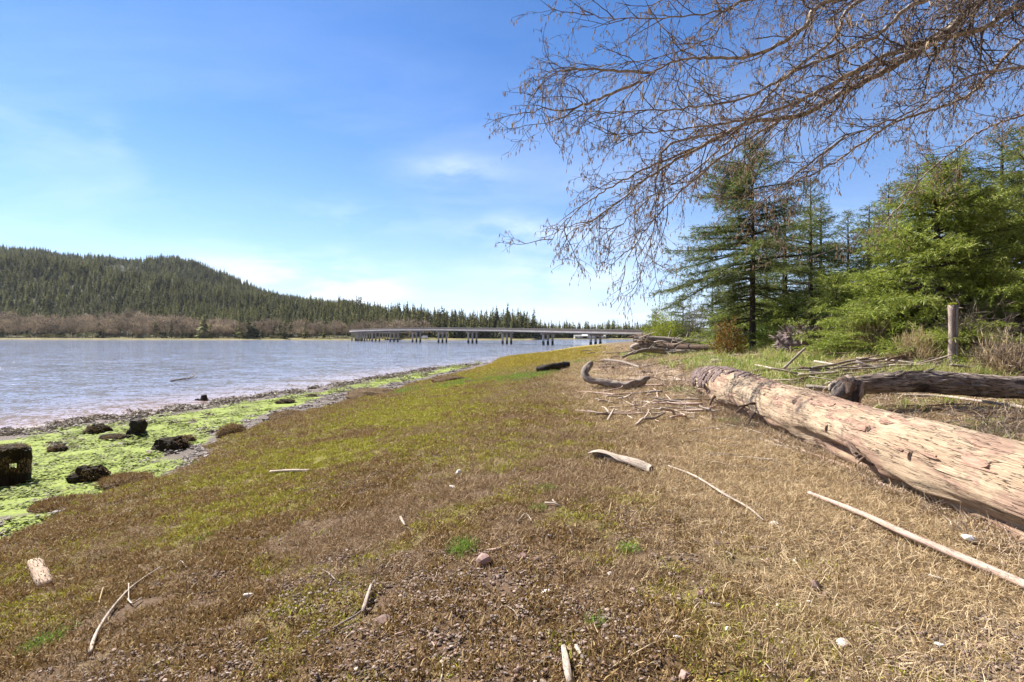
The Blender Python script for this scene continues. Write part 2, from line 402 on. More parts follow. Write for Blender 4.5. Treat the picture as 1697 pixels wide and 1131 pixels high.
leafmat('bush_yellow', [(.26, .30, .025), (.40, .43, .04), (.16, .20, .03), (.46, .46, .07)], .6, .3)
leafmat('bush_rust', [(.20, .09, .02), (.30, .15, .03), (.12, .06, .02), (.30, .21, .05)], .7, .25)
leafmat('bush_green', [(.07, .14, .02), (.12, .20, .03), (.05, .09, .02), (.2, .26, .05)], .6, .3)
leafmat('bare_twigs', [(.20, .14, .11), (.30, .22, .18), (.13, .09, .07), (.34, .27, .22)], .8, .0)
leafmat('far_conifer', [(.11, .115, .045), (.18, .18, .06), (.26, .25, .085), (.11, .13, .06)], .8, .25, .1, .012, (.6, 1.7))
leafmat('far_alder', [(.28, .215, .15), (.37, .29, .205), (.18, .135, .10), (.46, .37, .27), (.22, .20, .10)], .9, .25, .1, .03, (.6, 1.35))
leafmat('far_willow', [(.24, .22, .07), (.32, .30, .10), (.18, .16, .06)], .9, .1)
leafmat('straw', [(.56, .42, .235), (.44, .31, .16), (.70, .56, .36), (.20, .125, .065), (.62, .48, .28), (.30, .20, .10)], .75, .2)
leafmat('straw_brown', [(.34, .225, .12), (.22, .135, .07), (.50, .36, .20), (.12, .07, .038), (.60, .46, .27)], .75, .15)
leafmat('pickleweed', [(.31, .195, .08), (.21, .13, .055), (.42, .29, .13), (.10, .06, .03), (.30, .21, .06), (.50, .36, .19), (.22, .12, .04)], .7, .15)
leafmat('olive_growth', [(.36, .36, .035), (.48, .46, .05), (.28, .20, .05), (.22, .26, .03), (.44, .36, .08)], .7, .2)
leafmat('gold_growth', [(.46, .36, .045), (.35, .31, .035), (.33, .20, .05)], .7, .2)
leafmat('green_grass', [(.22, .31, .04), (.32, .42, .07), (.13, .19, .03), (.44, .46, .12), (.56, .47, .25), (.40, .34, .15)], .55, .35, .3)
leafmat('fresh_grass', [(.16, .28, .03), (.23, .37, .05), (.10, .18, .02)], .55, .35, .3)
leafmat('algae_leaf', [(.23, .29, .05), (.30, .36, .07), (.16, .21, .03), (.34, .38, .13), (.12, .14, .04), (.26, .22, .11)], .75, .2, .15)
leafmat('pebble', [(.17, .12, .095), (.24, .18, .145), (.10, .075, .06), (.27, .17, .12), (.36, .28, .22), (.14, .10, .08)], .75, 0)
leafmat('flat_gravel', [(.26, .22, .19), (.36, .31, .28), (.14, .12, .105), (.46, .40, .36), (.20, .16, .14), (.08, .07, .06)], .8, 0)
leafmat('wood_chip', [(.50, .38, .27), (.36, .26, .18), (.22, .15, .10), (.58, .47, .36)], .8, 0)
plain('stone_pink', (.36, .24, .20), (.27, .17, .14), 14, .8, .006)
plain('stone_brown', (.19, .12, .095), (.12, .08, .065), 14, .8, .006)
plain('stone_grey', (.34, .30, .27), (.22, .19, .17), 14, .8, .006)
plain('stone_pale', (.55, .48, .42), (.42, .35, .30), 14, .8, .006)
plain('shell_white', (.80, .77, .72), (.62, .57, .50), 10, .5, .004)
plain('concrete', (.36, .32, .29), (.26, .235, .215), .4, .85, .01)
plain('concrete_pale', (.42, .39, .36), (.32, .295, .27), .4, .85, .01)
plain('wet_concrete', (.05, .045, .04), (.03, .027, .025), .6, .6)
plain('parapet', (.13, .10, .085), (.09, .07, .06), .5, .85)
plain('white_paint', (.8, .8, .8), (.7, .7, .7), 2, .4)
plain('dark_glass', (.02, .025, .03), (.03, .035, .04), 2, .1)
plain('tyre', (.02, .02, .02), (.03, .03, .03), 2, .8)
plain('grey_metal', (.3, .3, .3), (.22, .22, .22), 3, .5)
plain('roof_grey', (.3, .29, .28), (.24, .23, .22), 3, .8)
plain('house_wall', (.62, .6, .55), (.5, .48, .44), 1, .8)

# ------------------------------------------------------------------ the ground
def zones(x, y):
    w = Xw(y); b = Xb(y)
    s = np.clip((b-x)/(b-w), -.5, 1.5)
    wob = (fbm(x*.5, y*.5, 3, 101)-.5)
    sg = .10+.28*sm(13, 30, y)
    algae = sm(sg-.03, sg+.04, s+wob*.22)*(1-sm(.60, .74, s+wob*.3))
    algae = np.maximum(algae, sm(.0, .025, s)*(1-sm(.05, .09, s+wob*.12))*(1-sm(9, 13, y))*.9)
    algae = algae*sm(.30, .46, fbm(x*1.6, y*1.6, 4, 131, .65)+.11)*(1-sm(58, 70, y))
    mud = sm(.0, .03, s)
    straw = sm(-.9, 1.2, x-(1.0+.06*y)+wob*2.5)*(1-.0*y)
    green = np.exp(-((x+3.0-.03*np.maximum(y-15, 0)*3)/(2.4+.04*y))**2)*sm(4.8, 9.0, y+wob*4)*(1-.75*sm(28, 46, y))
    green = green*sm(.30, .55, fbm(x*.9, y*.9, 3, 151)+.10)
    green = np.maximum(green, .42*sm(.50, .62, fbm(x*.8+31, y*.8, 4, 171, .6))*(1-sm(.5, 2.5, x)))
    patch = np.exp(-(((x+3.4)/1.0)**2+((y-6.3)/1.0)**2)); green = np.maximum(green, patch*.9*sm(.35, .6, fbm(x*1.5, y*1.5, 3, 152)+.1))
    patch = np.exp(-(((x+4.9)/.7)**2+((y-5.2)/1.1)**2)); green = np.maximum(green, patch*.35)
    gold = sm(26, 44, y+wob*10)*(1-sm(.5, 4.5, x-Xt(y)*.8))*(1-mud)
    gravel = mud*(1-algae)
    bank = sm(10.5, 14.5, y+wob*3)*(1-.55*sm(.5, .62, fbm(x*.35, y*.35, 3, 161)+.06*np.clip(x-9, -1, 1)))*sm(6.4, 8.2, x+wob*1.5)*(1-sm(38, 50, y))
    litter = sm(3.9, 4.8, x)*(1-bank)*(1-sm(24, 34, y))+np.exp(-((x-4.6-(y-14)*.12)/2.0)**2)*sm(9, 12, y)*(1-sm(24, 40, y))
    return dict(algae=algae, mud=mud, straw=straw, green=green, gold=gold, gravel=gravel, bank=bank, litter=np.clip(litter, 0, 1), s=s)

def build_ground():
    th = np.concatenate([np.arange(-180, -56, 3.0), np.arange(-56, 56, .26), np.arange(56, 180, 3.0)])
    r = [.3]
    while r[-1] < 6000:
        k = 1.014 if 1.9 < r[-1] < 70 else 1.12
        r.append(r[-1]*k)
    r = np.array(r); T, Rr = np.meshgrid(np.radians(th), r)
    X = Rr*np.sin(T); Y = Rr*np.cos(T); Z = H(X, Y)
    nr, nt = X.shape
    v = np.stack([X, Y, Z], -1).reshape(-1, 3)
    i = np.arange(nr-1)[:, None]*nt; j = np.arange(nt)[None, :]; j2 = (j+1) % nt
    f = np.stack([i+j, i+nt+j, i+nt+j2, i+j2], -1).reshape(-1, 4)[:, ::-1]
    o = mesh('ground', v, f, None, None, True)
    z = zones(v[:, 0].astype(float), v[:, 1].astype(float))
    for k in ('algae', 'mud', 'straw', 'green', 'gold', 'bank', 'litter', 's'):
        a = o.data.attributes.new(k, 'FLOAT', 'POINT'); a.data.foreach_set('value', z[k].astype(np.float32))
    m = NT('ground', .9, .2); p = m.geo()
    n1 = m.noise(p, 1.6, 6, .6); n2 = m.noise(p, 11, 6, .65); n3 = m.noise(p, 60, 4, .6)
    soil = m.mix(m.ramp(n2, [(.35, 0), (.65, 1)]), (.035, .022, .014), (.10, .066, .043))
    brown = m.mix(m.ramp(n3, [(.4, 0), (.6, 1)]), soil, (.15, .09, .048))
    straw = m.mix(m.ramp(n3, [(.38, 0), (.6, 1)]), (.07, .046, .028), (.24, .17, .10))
    c = m.mix(m.attr('straw'), brown, straw)
    c = m.mix(m.math('MULTIPLY', m.attr('green'), m.ramp(n2, [(.4, .2), (.6, .9)])), c, (.25, .24, .03))
    c = m.mix(m.math('MULTIPLY', m.attr('gold'), .7), c, (.27, .20, .035))
    c = m.mix(m.math('MULTIPLY', m.attr('bank'), .8), c, m.mix(n2, (.09, .11, .03), (.22, .19, .08)))
    c = m.mix(m.math('MULTIPLY', m.attr('litter'), .5), c, (.15, .105, .075))
    sx_ = m.new('ShaderNodeSeparateXYZ'); m.l.new(p, sx_.inputs[0]); dd_ = m.math('ADD', m.math('POWER', m.math('DIVIDE', m.math('SUBTRACT', sx_.outputs[0], 5.0), 2.6), 2.0), m.math('POWER', m.math('DIVIDE', m.math('SUBTRACT', sx_.outputs[1], 22.0), 5.5), 2.0)); c = m.mix(m.ramp(m.math('ADD', dd_, m.math('MULTIPLY', n1, .8)), [(.9, .85), (1.4, 0)]), c, (.36, .27, .19))
    # scattered pebble texture
    vc = m.vor(p, 55, out='Color'); vd = m.vor(p, 55)
    hs = m.new('ShaderNodeSeparateColor'); m.l.new(vc, hs.inputs[0])
    peb = m.ramp(hs.outputs[0], [(0, (.09, .072, .062)), (.4, (.17, .135, .115)), (.7, (.26, .215, .185)), (1, (.38, .33, .29))])
    peb = m.mix(m.ramp(vd, [(.35, 0), (.55, .75)]), peb, (.06, .048, .04))
    c = m.mix(m.math('MULTIPLY', m.attr('mud'), m.ramp(n2, [(.3, .75), (.6, 1)])), c, m.mix(m.ramp(n1, [(.45, .1), (.62, .5)]), peb, (.15, .12, .10)))
    wet = m.ramp(m.attr('s'), [(.80, 0), (.97, 1)])
    c = m.mix(wet, c, (.20, .145, .125))
    al = m.mix(m.ramp(n2, [(.35, 0), (.6, 1)]), (.15, .19, .035), (.28, .34, .06))
    c = m.mix(m.math('MULTIPLY', m.ramp(m.attr('algae'), [(.25, 0), (.6, 1)]), m.ramp(n3, [(.32, .35), (.46, 1)])), c, al)
    m.col(c)
    m.put(m.b.inputs['Roughness'], m.mix(wet, (.9, .9, .9), (.35, .35, .35)))
    m.nor(m.bump(m.math('ADD', m.math('MULTIPLY', n2, .7), m.math('ADD', m.math('MULTIPLY', n3, .35), m.math('MULTIPLY', m.math('MULTIPLY', vd, m.attr('mud')), -.5))), .7, .03))
    o.data.materials.append(m.m); tag(o, kind='structure')
build_ground()

# ------------------------------------------------------------------ the water
def build_water():
    th = np.concatenate([np.arange(-180, -60, 4.0), np.arange(-60, 60, .5), np.arange(60, 180, 4.0)])
    r = np.exp(np.linspace(math.log(3), math.log(6000), 300))
    T, Rr = np.meshgrid(np.radians(th), r); X = Rr*np.sin(T); Y = Rr*np.cos(T); Z = np.zeros_like(X)
    nr, nt = X.shape; v = np.stack([X, Y, Z], -1).reshape(-1, 3)
    i = np.arange(nr-1)[:, None]*nt; j = np.arange(nt)[None, :]; j2 = (j+1) % nt
    f = np.stack([i+j, i+nt+j, i+nt+j2, i+j2], -1).reshape(-1, 4)[:, ::-1]
    o = mesh('water', v, f, None, None, True)
    dist = (Xw(v[:, 1])-v[:, 0]).astype(np.float32)
    a = o.data.attributes.new('offshore', 'FLOAT', 'POINT'); a.data.foreach_set('value', dist)
    m = NT('water', .08, .5); p = m.geo()
    m.b.inputs['IOR'].default_value = 1.33
    off = m.attr('offshore')
    nn = m.noise(p, .12, 4)
    sh = m.math('ADD', off, m.math('MULTIPLY', m.math('SUBTRACT', nn, .5), 4))
    near = m.ramp(m.math('DIVIDE', sh, 14.0), [(0, 1), (.12, .75), (.55, .12), (1, 0)])
    m.col(m.mix(near, (.245, .25, .30), (.42, .31, .275)))
    pr_ = m.map(p, (.6, 1.15, 1), rot=(0, 0, R_(24)))
    wk = m.ramp(m.noise(m.map(p, (.30, 1.6, 1)), .045, 5, .6), [(.38, .55), (.60, 1)])
    calm = m.ramp(m.math('DIVIDE', sh, 14.0), [(0, .4), (.4, .85), (1, 1)])
    amp = m.math('MULTIPLY', wk, calm)
    tot = None
    for vec, sc, a_, det in ((pr_, .22, .36, 2), (pr_, .9, .95, 3), (p, 4.0, 1.5, 3), (p, 14, 1.0, 2)):
        nz = m.noise(vec, sc, det, .6, .2, 'Color'); v1 = m.new('ShaderNodeVectorMath', operation='SUBTRACT'); m.l.new(nz, v1.inputs[0]); v1.inputs[1].default_value = (.5, .5, .5)
        v2 = m.new('ShaderNodeVectorMath', operation='MULTIPLY'); m.l.new(v1.outputs[0], v2.inputs[0]); v2.inputs[1].default_value = (a_, a_, 0)
        if tot is None: tot = v2.outputs[0]
        else:
            v3 = m.new('ShaderNodeVectorMath', operation='ADD'); m.l.new(tot, v3.inputs[0]); m.l.new(v2.outputs[0], v3.inputs[1]); tot = v3.outputs[0]
    v4 = m.new('ShaderNodeVectorMath', operation='SCALE'); m.l.new(tot, v4.inputs[0]); m.l.new(amp, v4.inputs['Scale'])
    v5 = m.new('ShaderNodeVectorMath', operation='ADD'); m.l.new(v4.outputs[0], v5.inputs[0]); v5.inputs[1].default_value = (0, 0, 1)
    v6 = m.new('ShaderNodeVectorMath', operation='NORMALIZE'); m.l.new(v5.outputs[0], v6.inputs[0]); m.nor(v6.outputs[0])
    m.put(m.b.inputs['Roughness'], .06)
    o.data.materials.append(m.m); tag(o, kind='structure')
build_water()

# ------------------------------------------------------------------ the far shore and its hills
_y2 = ([-900, 0, 60, 110, 180, 240, 290, 320, 360, 400, 440, 480, 540, 600, 650, 700, 760, 800, 850, 880, 892, 2600],
       [440, 408, 410, 421, 422, 427, 425, 431, 447, 462, 480, 487, 495, 505, 511, 517, 529, 522, 519, 526, 546, 545])
_y1 = ([-900, 0, 100, 170, 250, 330, 400, 470, 560, 620, 700, 760, 800, 850, 880, 892, 2600],
       [442, 411, 424, 437, 449, 463, 479, 490, 499, 507, 517, 529, 522, 519, 526, 546, 545])
def Ds(px): return np.interp(px, [-900, 0, 560, 700, 885, 905, 2600], [360, 437, 437, 470, 480, 640, 640])
def D1(px): return np.interp(px, [0, 400, 800, 885, 905, 2600], [790, 760, 580, 560, 800, 800])
def D2(px): return np.interp(px, [0, 400, 800, 2600], [1150, 1080, 900, 1000])
def HF(px, D):
    px = np.asarray(px, float); D = np.asarray(D, float)
    ds = Ds(px); d1 = D1(px); d2 = D2(px); th = 15+0*px
    yy1 = np.interp(px, *_y1); yy2 = np.interp(px, *_y2)
    h1 = np.maximum((HY-yy1)*d1/F+CAMZ-th, 1.2)
    h2 = np.maximum((HY-yy2)*d2/F+CAMZ-th, 1.2)
    h2 = np.where(px > 640, np.minimum(h2, h1*.8), h2)
    t = np.clip((D-ds-18)/(d1-ds-18), 0, 1); a = 1.0+(h1-1.0)*(t**1.75)*(1.12-.12*t**8)/1.0
    a = np.where(t >= 1, h1, np.minimum(a, h1))
    t2 = np.clip((D-d1)/(d2-d1), 0, 1); s2 = t2*t2*(3-2*t2)
    b = h1+(h2-h1)*s2-np.sin(np.pi*t2)*22*np.clip(h1/60, 0, 1)
    c = h2*(1-.5*np.clip((D-d2)/700, 0, 1))
    z = np.where(D < d1, a, np.where(D < d2, b, c))
    X = (px-CX)/F*D
    z = z+(fbm(X*.012, D*.012, 4, 301)-.5)*14*np.clip((z-8)/40, 0, 1)
    shore = np.clip((D-ds)/6, -2, 1)
    return np.where(D < ds+18, np.minimum(z, -0.3+1.1*(shore+.25)), z)
def build_hills():
    px = np.arange(-900, 2600, 8.0); k = np.linspace(0, 1, 130)
    PX, K = np.meshgrid(px, k); d0 = Ds(PX)-12; D = d0+K**1.5*(1900-d0)
    Z = HF(PX, D); X = (PX-CX)/F*D
    nr, nt = X.shape; v = np.stack([X, D, Z], -1).reshape(-1, 3)
    i = np.arange(nr-1)[:, None]*nt; j = np.arange(nt-1)[None, :]
    f = np.stack([i+j, i+nt+j, i+nt+j+1, i+j+1], -1).reshape(-1, 4)[:, ::-1]
    o = mesh('hills', v, f, None, None, True)
    m = NT('hills', .95, .1); p = m.geo(); sp = m.new('ShaderNodeSeparateXYZ'); m.l.new(p, sp.inputs[0])
    n = m.noise(p, .05, 5, .6)
    low = m.mix(m.ramp(m.noise(m.map(p, (1, 3, 1)), .08, 4), [(.4, 0), (.6, 1)]), (.27, .215, .10), (.15, .15, .05))
    low = m.mix(m.ramp(sp.outputs[2], [(.0, 1), (.35, 0)]), low, (.12, .08, .055))
    c = m.mix(m.ramp(m.math('DIVIDE', sp.outputs[2], 10), [(.12, 0), (.35, 1)]), low, m.mix(n, (.028, .034, .016), (.05, .05, .024)))
    m.col(c); o.data.materials.append(m.m); tag(o, kind='structure')
build_hills()

def quads_from(p, d, n, L, w):
    """narrow diamond leaves: base p, unit direction d, side n, length L, width w -> verts (N*4,3), faces (N,4)"""
    L = L[:, None]; w = w[:, None]
    v = np.stack([p, p+d*L*.45+n*w*.5, p+d*L, p+d*L*.45-n*w*.5], 1).reshape(-1, 3)
    return v, np.arange(len(v)).reshape(-1, 4)
def unit(a): return a/np.maximum(np.linalg.norm(a, axis=-1, keepdims=True), 1e-9)
def side_of(d, rng):
    r = unit(rng.normal(size=d.shape)); return unit(np.cross(d, r))

def far_conifer(seed, H_=1.0, W_=.21, n=150):
    """unit-height conifer: drooping ragged boughs round a thin trunk"""
    rng = np.random.default_rng(seed)
    t = rng.random(n)**.75; z = .04+t*.94; az = rng.random(n)*2*np.pi
    rad = W_*(1-t)**.85*(.55+.65*rng.random(n))+.012
    d = np.stack([np.cos(az), np.sin(az), -.22-.35*rng.random(n)], -1); d = unit(d)
    p = np.stack([0*z, 0*z, z], -1)
    side = unit(np.cross(d, np.array([0, 0, 1.]))); side = unit(side+np.array([0, 0, 1.])*rng.normal(size=(n, 1))*.5)
    v, f = quads_from(p, d, side, rad*1.05, rad*.55+.02)
    q = np.array([[-.008, -.008, 0], [.012, 0, 0], [0, .012, 0], [0, 0, 1.02]]); k = len(v)
    v = np.vstack([v, q]); f = f.tolist()+[[k, k+1, k+3], [k+1, k+2, k+3], [k+2, k, k+3]]
    return v, f
def far_alder(seed, n=330, W_=.42):
    """unit-height bare alder: trunk, limbs and a dome of fine twigs"""
    rng = np.random.default_rng(seed); mb = MB()
    mb.tube([(0, 0, 0), (.01, 0, .3), (0, .01, .62)], [.014, .011, .005], 4, False)
    ends = []
    for i in range(9):
        a = rng.random()*6.28; h = .22+.4*rng.random(); rr = W_*(.5+.4*rng.random()); zz = min(.93, h+.22+.28*rng.random())
        e = (math.cos(a)*rr*.9, math.sin(a)*rr*.9, zz); mb.tube([(0, 0, h), (e[0]*.5, e[1]*.5, (h+zz)/2+.03), e], [.008, .005, .002], 3, False)
    u = rng.normal(size=(n, 3)); u = unit(u); u[:, 2] = np.abs(u[:, 2])*.9-.12
    rr = (.55+.45*rng.random(n)**.5)[:, None]
    lob = 1+.22*np.sin(u[:, :1]*7+seed)*np.cos(u[:, 1:2]*6+seed)
    p = u*rr*lob*np.array([W_, W_, .50])+np.array([0, 0, .5])
    d = unit(u+np.array([0, 0, .35])+rng.normal(size=(n, 3))*.5); v, f = quads_from(p, d, side_of(d, rng), .05+.09*rng.random(n), .012+.022*rng.random(n))
    k = mb.n; mb.v.extend(map(tuple, v.tolist())); 
    for q in f.tolist(): mb.f.append([a+k for a in q]); 
    return np.array([tuple(a) for a in mb.v]), mb.f

def far_forest():
    rng = np.random.default_rng(5)
    con = [mesh('crown', *far_conifer(i, W_=(.15, .20, .25, .18, .13, .28, .22, .17)[i], n=120), 'far_conifer', link=False) for i in range(8)]
    ald = [mesh('crown', *far_alder(40+i, W_=.33+.05*(i % 2)), 'far_alder', link=False) for i in range(4)]
    # conifers: dense over the hills, thinned out behind the ridges
    N = 74000
    px = rng.uniform(-260, 1150, N); kk = rng.random(N); D = 440+kk*860
    dens = (D/1300)                                   # equal density on the ground
    keep = rng.random(N) < dens*.9
    px, D = px[keep], D[keep]
    ds = Ds(px); X = (px-CX)/F*D
    edge = np.interp(px, [-260, 0, 40, 120, 180, 215, 260, 330, 430, 500, 560, 620, 680, 700, 760, 885, 905, 1150],
                         [100, 105, 80, 84, 120, 128, 112, 92, 72, 70, 64, 66, 66, 45, 30, 26, 22, 22])
    edge = edge+26*(fbm(X*.02, D*.02, 3, 401)-.5)
    ok = (D > ds+edge) & (D < D2(px)+45) & ~((D > D1(px)+40) & (px > 640))
    gap = fbm(X*.015, D*.015, 3, 411); ok &= ~((gap > .70) & (D < 900) & (rng.random(len(px)) < .2))
    brown = (np.abs(px-205) < 26) & (D > 900) & (np.abs(D-1000) < 60); ok &= ~(brown & (rng.random(len(px)) < .8))
    px, D, X = px[ok], D[ok], X[ok]
    Z = HF(px, D); h = rng.normal(12.6, 3.2, len(px)).clip(5, 21); h = np.where(px > 560, h*1.25, h)
    h = np.where((px > 640) & (px < 900), h*1.12, h)
    h = h*(.72+.6*fbm(X*.03, D*.03, 3, 421)); w = h*rng.uniform(.8, 1.35, len(px))
    # single conifers among the alders near the water
    spec = [(284, 452, 14), (338, 456, 18), (350, 462, 13), (397, 450, 14), (412, 452, 17), (421, 455, 13), (464, 449, 14), (472, 452, 11), (538, 448, 9), (455, 462, 12), (170, 560, 14),
            (128, 470, 9), (258, 468, 16), (272, 462, 12), (301, 451, 8), (505, 458, 12), (612, 470, 11), (330, 449, 7)]
    # rows of conifers closing the view behind the shore on the right
    for i in range(26): spec.append((905+i*8+rng.normal()*2, 668+rng.random()*20, 12+5*rng.random()))
    for i in range(85):
        q = rng.uniform(-100, 700); spec.append((q, float(Ds(q))+rng.uniform(28, 100), rng.uniform(9, 19)))
    for i in range(18): spec[i] = (spec[i][0], spec[i][1], spec[i][2]*1.25)
    sx = np.array([a[0] for a in spec], float); sD = np.array([a[1] for a in spec], float); sh = np.array([a[2] for a in spec], float)
    px = np.concatenate([sx, px]); D = np.concatenate([sD, D]); h = np.concatenate([sh, h]); w = np.concatenate([sh*1.75, w]); Z = HF(px, D); X = (px-CX)/F*D
    first = np.arange(len(px)) < len(spec)
    inview = (px > 2) & (px < 1050)
    score = np.where(inview, h/D, 0)+np.where(first, 10, 0)
    # hidden lower rows count less: keep the front row and the ridge
    front = (D-Ds(px)) < 175
    score = score*np.where(front | first, 1, .8)
    order = np.argsort(-score); sel = order[:280]; rest = order[280:]
    def lab(px_):
        if px_ < 330: return "dark green conifer in the hillside forest above the bare alders"
        if px_ < 560: return "dark green conifer on the lower slope behind the far shore"
        if px_ < 900:
            pp = [(594, 'ninth'), (622, 'eighth'), (650, 'seventh'), (689, 'sixth'), (732, 'fifth'), (783, 'fourth'), (840, 'third'), (908, 'second')]
            nm = next((b for a, b in pp if px_ < a), 'second'); return "tall dark conifer rising behind the bridge, left of its %s pier from the right" % nm
        return "distant conifer on the low shore seen under and beyond the bridge"
    for i in sel:
        o = bpy.data.objects.new('conifer_tree', con[int(rng.integers(8))].data); COL.objects.link(o)
        o.location = (X[i], D[i], Z[i]-.4); o.scale = (w[i], w[i], h[i]); o.rotation_euler = (0, 0, rng.random()*6.28)
        L = lab(px[i]); g = "conifers: "+L
        if first[i] and px[i] < 560: L = "single dark conifer standing among the bare alders by the far water's edge"; g = L
        if i >= 44 and first[i] and px[i] < 560: L = "dark conifer mixed into the bare alder belt below the hill"; g = L
        tag(o, L, 'tree', g)
    pts = np.stack([X, D, Z-.4], -1)[rest]; n = len(rest)
    rot = np.zeros((n, 3)); rot[:, 2] = rng.random(n)*6.28; rot[:, 0] = rng.normal(size=n)*.03
    gn_scatter('hillside_forest', pts, rot, np.stack([w, w, h], -1)[rest], rng.integers(0, 8, n), con, "mass of conifers covering the far hills")
    # alders
    N = 5200; px = rng.uniform(-240, 740, N); ds = Ds(px); D = ds+20+rng.random(N)*115; X = (px-CX)/F*D
    edge = np.interp(px, [-260, 0, 40, 120, 180, 215, 260, 330, 430, 500, 560, 620, 680, 700, 760], [100, 105, 80, 84, 120, 128, 112, 92, 72, 70, 64, 66, 66, 45, 20])
    ok = (D < ds+edge-2) & (rng.random(N) < .24) & ~((px > 690) & (rng.random(N) < .6))
    px, D, X = px[ok], D[ok], X[ok]; h = rng.normal(15, 2.6, len(px)).clip(8, 21); Z = HF(px, D)
    h = np.where(D-Ds(px) < 30, h*.72, h)
    score = np.where((px > 2) & (px < 740), h/(D-330), 0); order = np.argsort(-score); sel = order[:270]; rest = order[270:]
    for i in sel:
        o = bpy.data.objects.new('bare_alder', ald[int(rng.integers(4))].data); COL.objects.link(o)
        o.location = (X[i], D[i], Z[i]-.2); s_ = h[i]*rng.uniform(.95, 1.25); o.scale = (s_, s_, h[i]); o.rotation_euler = (0, 0, rng.random()*6.28)
        land = [(60, "left of the yellow tinted crown"), (160, "above the yellow willows"), (270, "left of the lone dark conifers on the bank"), (345, "around the tallest lone dark conifer"), (400, "just right of the tallest lone dark conifer"), (470, "by the paired dark conifers"), (560, "left of the bridge end")]
        L = "bare pinkish brown alder below the hill, "+next(b for a, b in land if px[i] < a) if px[i] < 560 else "bare tan alder below the conifers at the far bridge end"
        tag(o, L, 'tree', L)
    pts = np.stack([X, D, Z-.2], -1)[rest]; n = len(rest); rot = np.zeros((n, 3)); rot[:, 2] = rng.random(n)*6.28
    gn_scatter('alder_woods', pts, rot, np.stack([h*1.1, h*1.1, h], -1)[rest], rng.integers(0, 4, n), ald, "mass of bare alders at the foot of the far hills")
    # pale willows on the bank
    wil = far_alder(77, 220, .6)
    wm = mesh('crown', *wil, 'far_willow', link=False).data
    for px_, hh, lb in ((42, 5, "yellowish low willow leftmost on the far bank"), (82, 5, "yellowish low willow on the far bank left of the wider pale one"), (108, 4.5, "small pale willow close beside the widest yellow willow"), (146, 6.5, "widest bright yellow willow on the far grassy bank"), (110+0, 0, ""), (48, 0, ""),
                        (410, 4, "small yellow green willow in front of paired dark conifers"), (455, 4, "yellow green willow mound by a dark far conifer"), (550, 4, "pale willow on the bank left of the bridge end"), (590, 5, "tan willow at the root of the bridge")):
        if hh == 0: continue
        D_ = float(Ds(px_))+14; o = bpy.data.objects.new('willow_bush', wm); COL.objects.link(o)
        o.location = ((px_-CX)/F*D_, D_, float(HF(px_, D_))-hh*.15); o.scale = (hh*1.7, hh*1.7, hh*1.1); tag(o, lb, 'bush', 'willow bushes on the far bank')
    D_ = 520; o = bpy.data.objects.new('willow_bush', wm); COL.objects.link(o); o.location = ((48-CX)/F*D_, D_, float(HF(48, D_))+5); o.scale = (8, 8, 10)
    tag(o, "yellow tinted tree crown up among the brown alders", 'bush', 'willow bushes on the far bank')
far_forest()

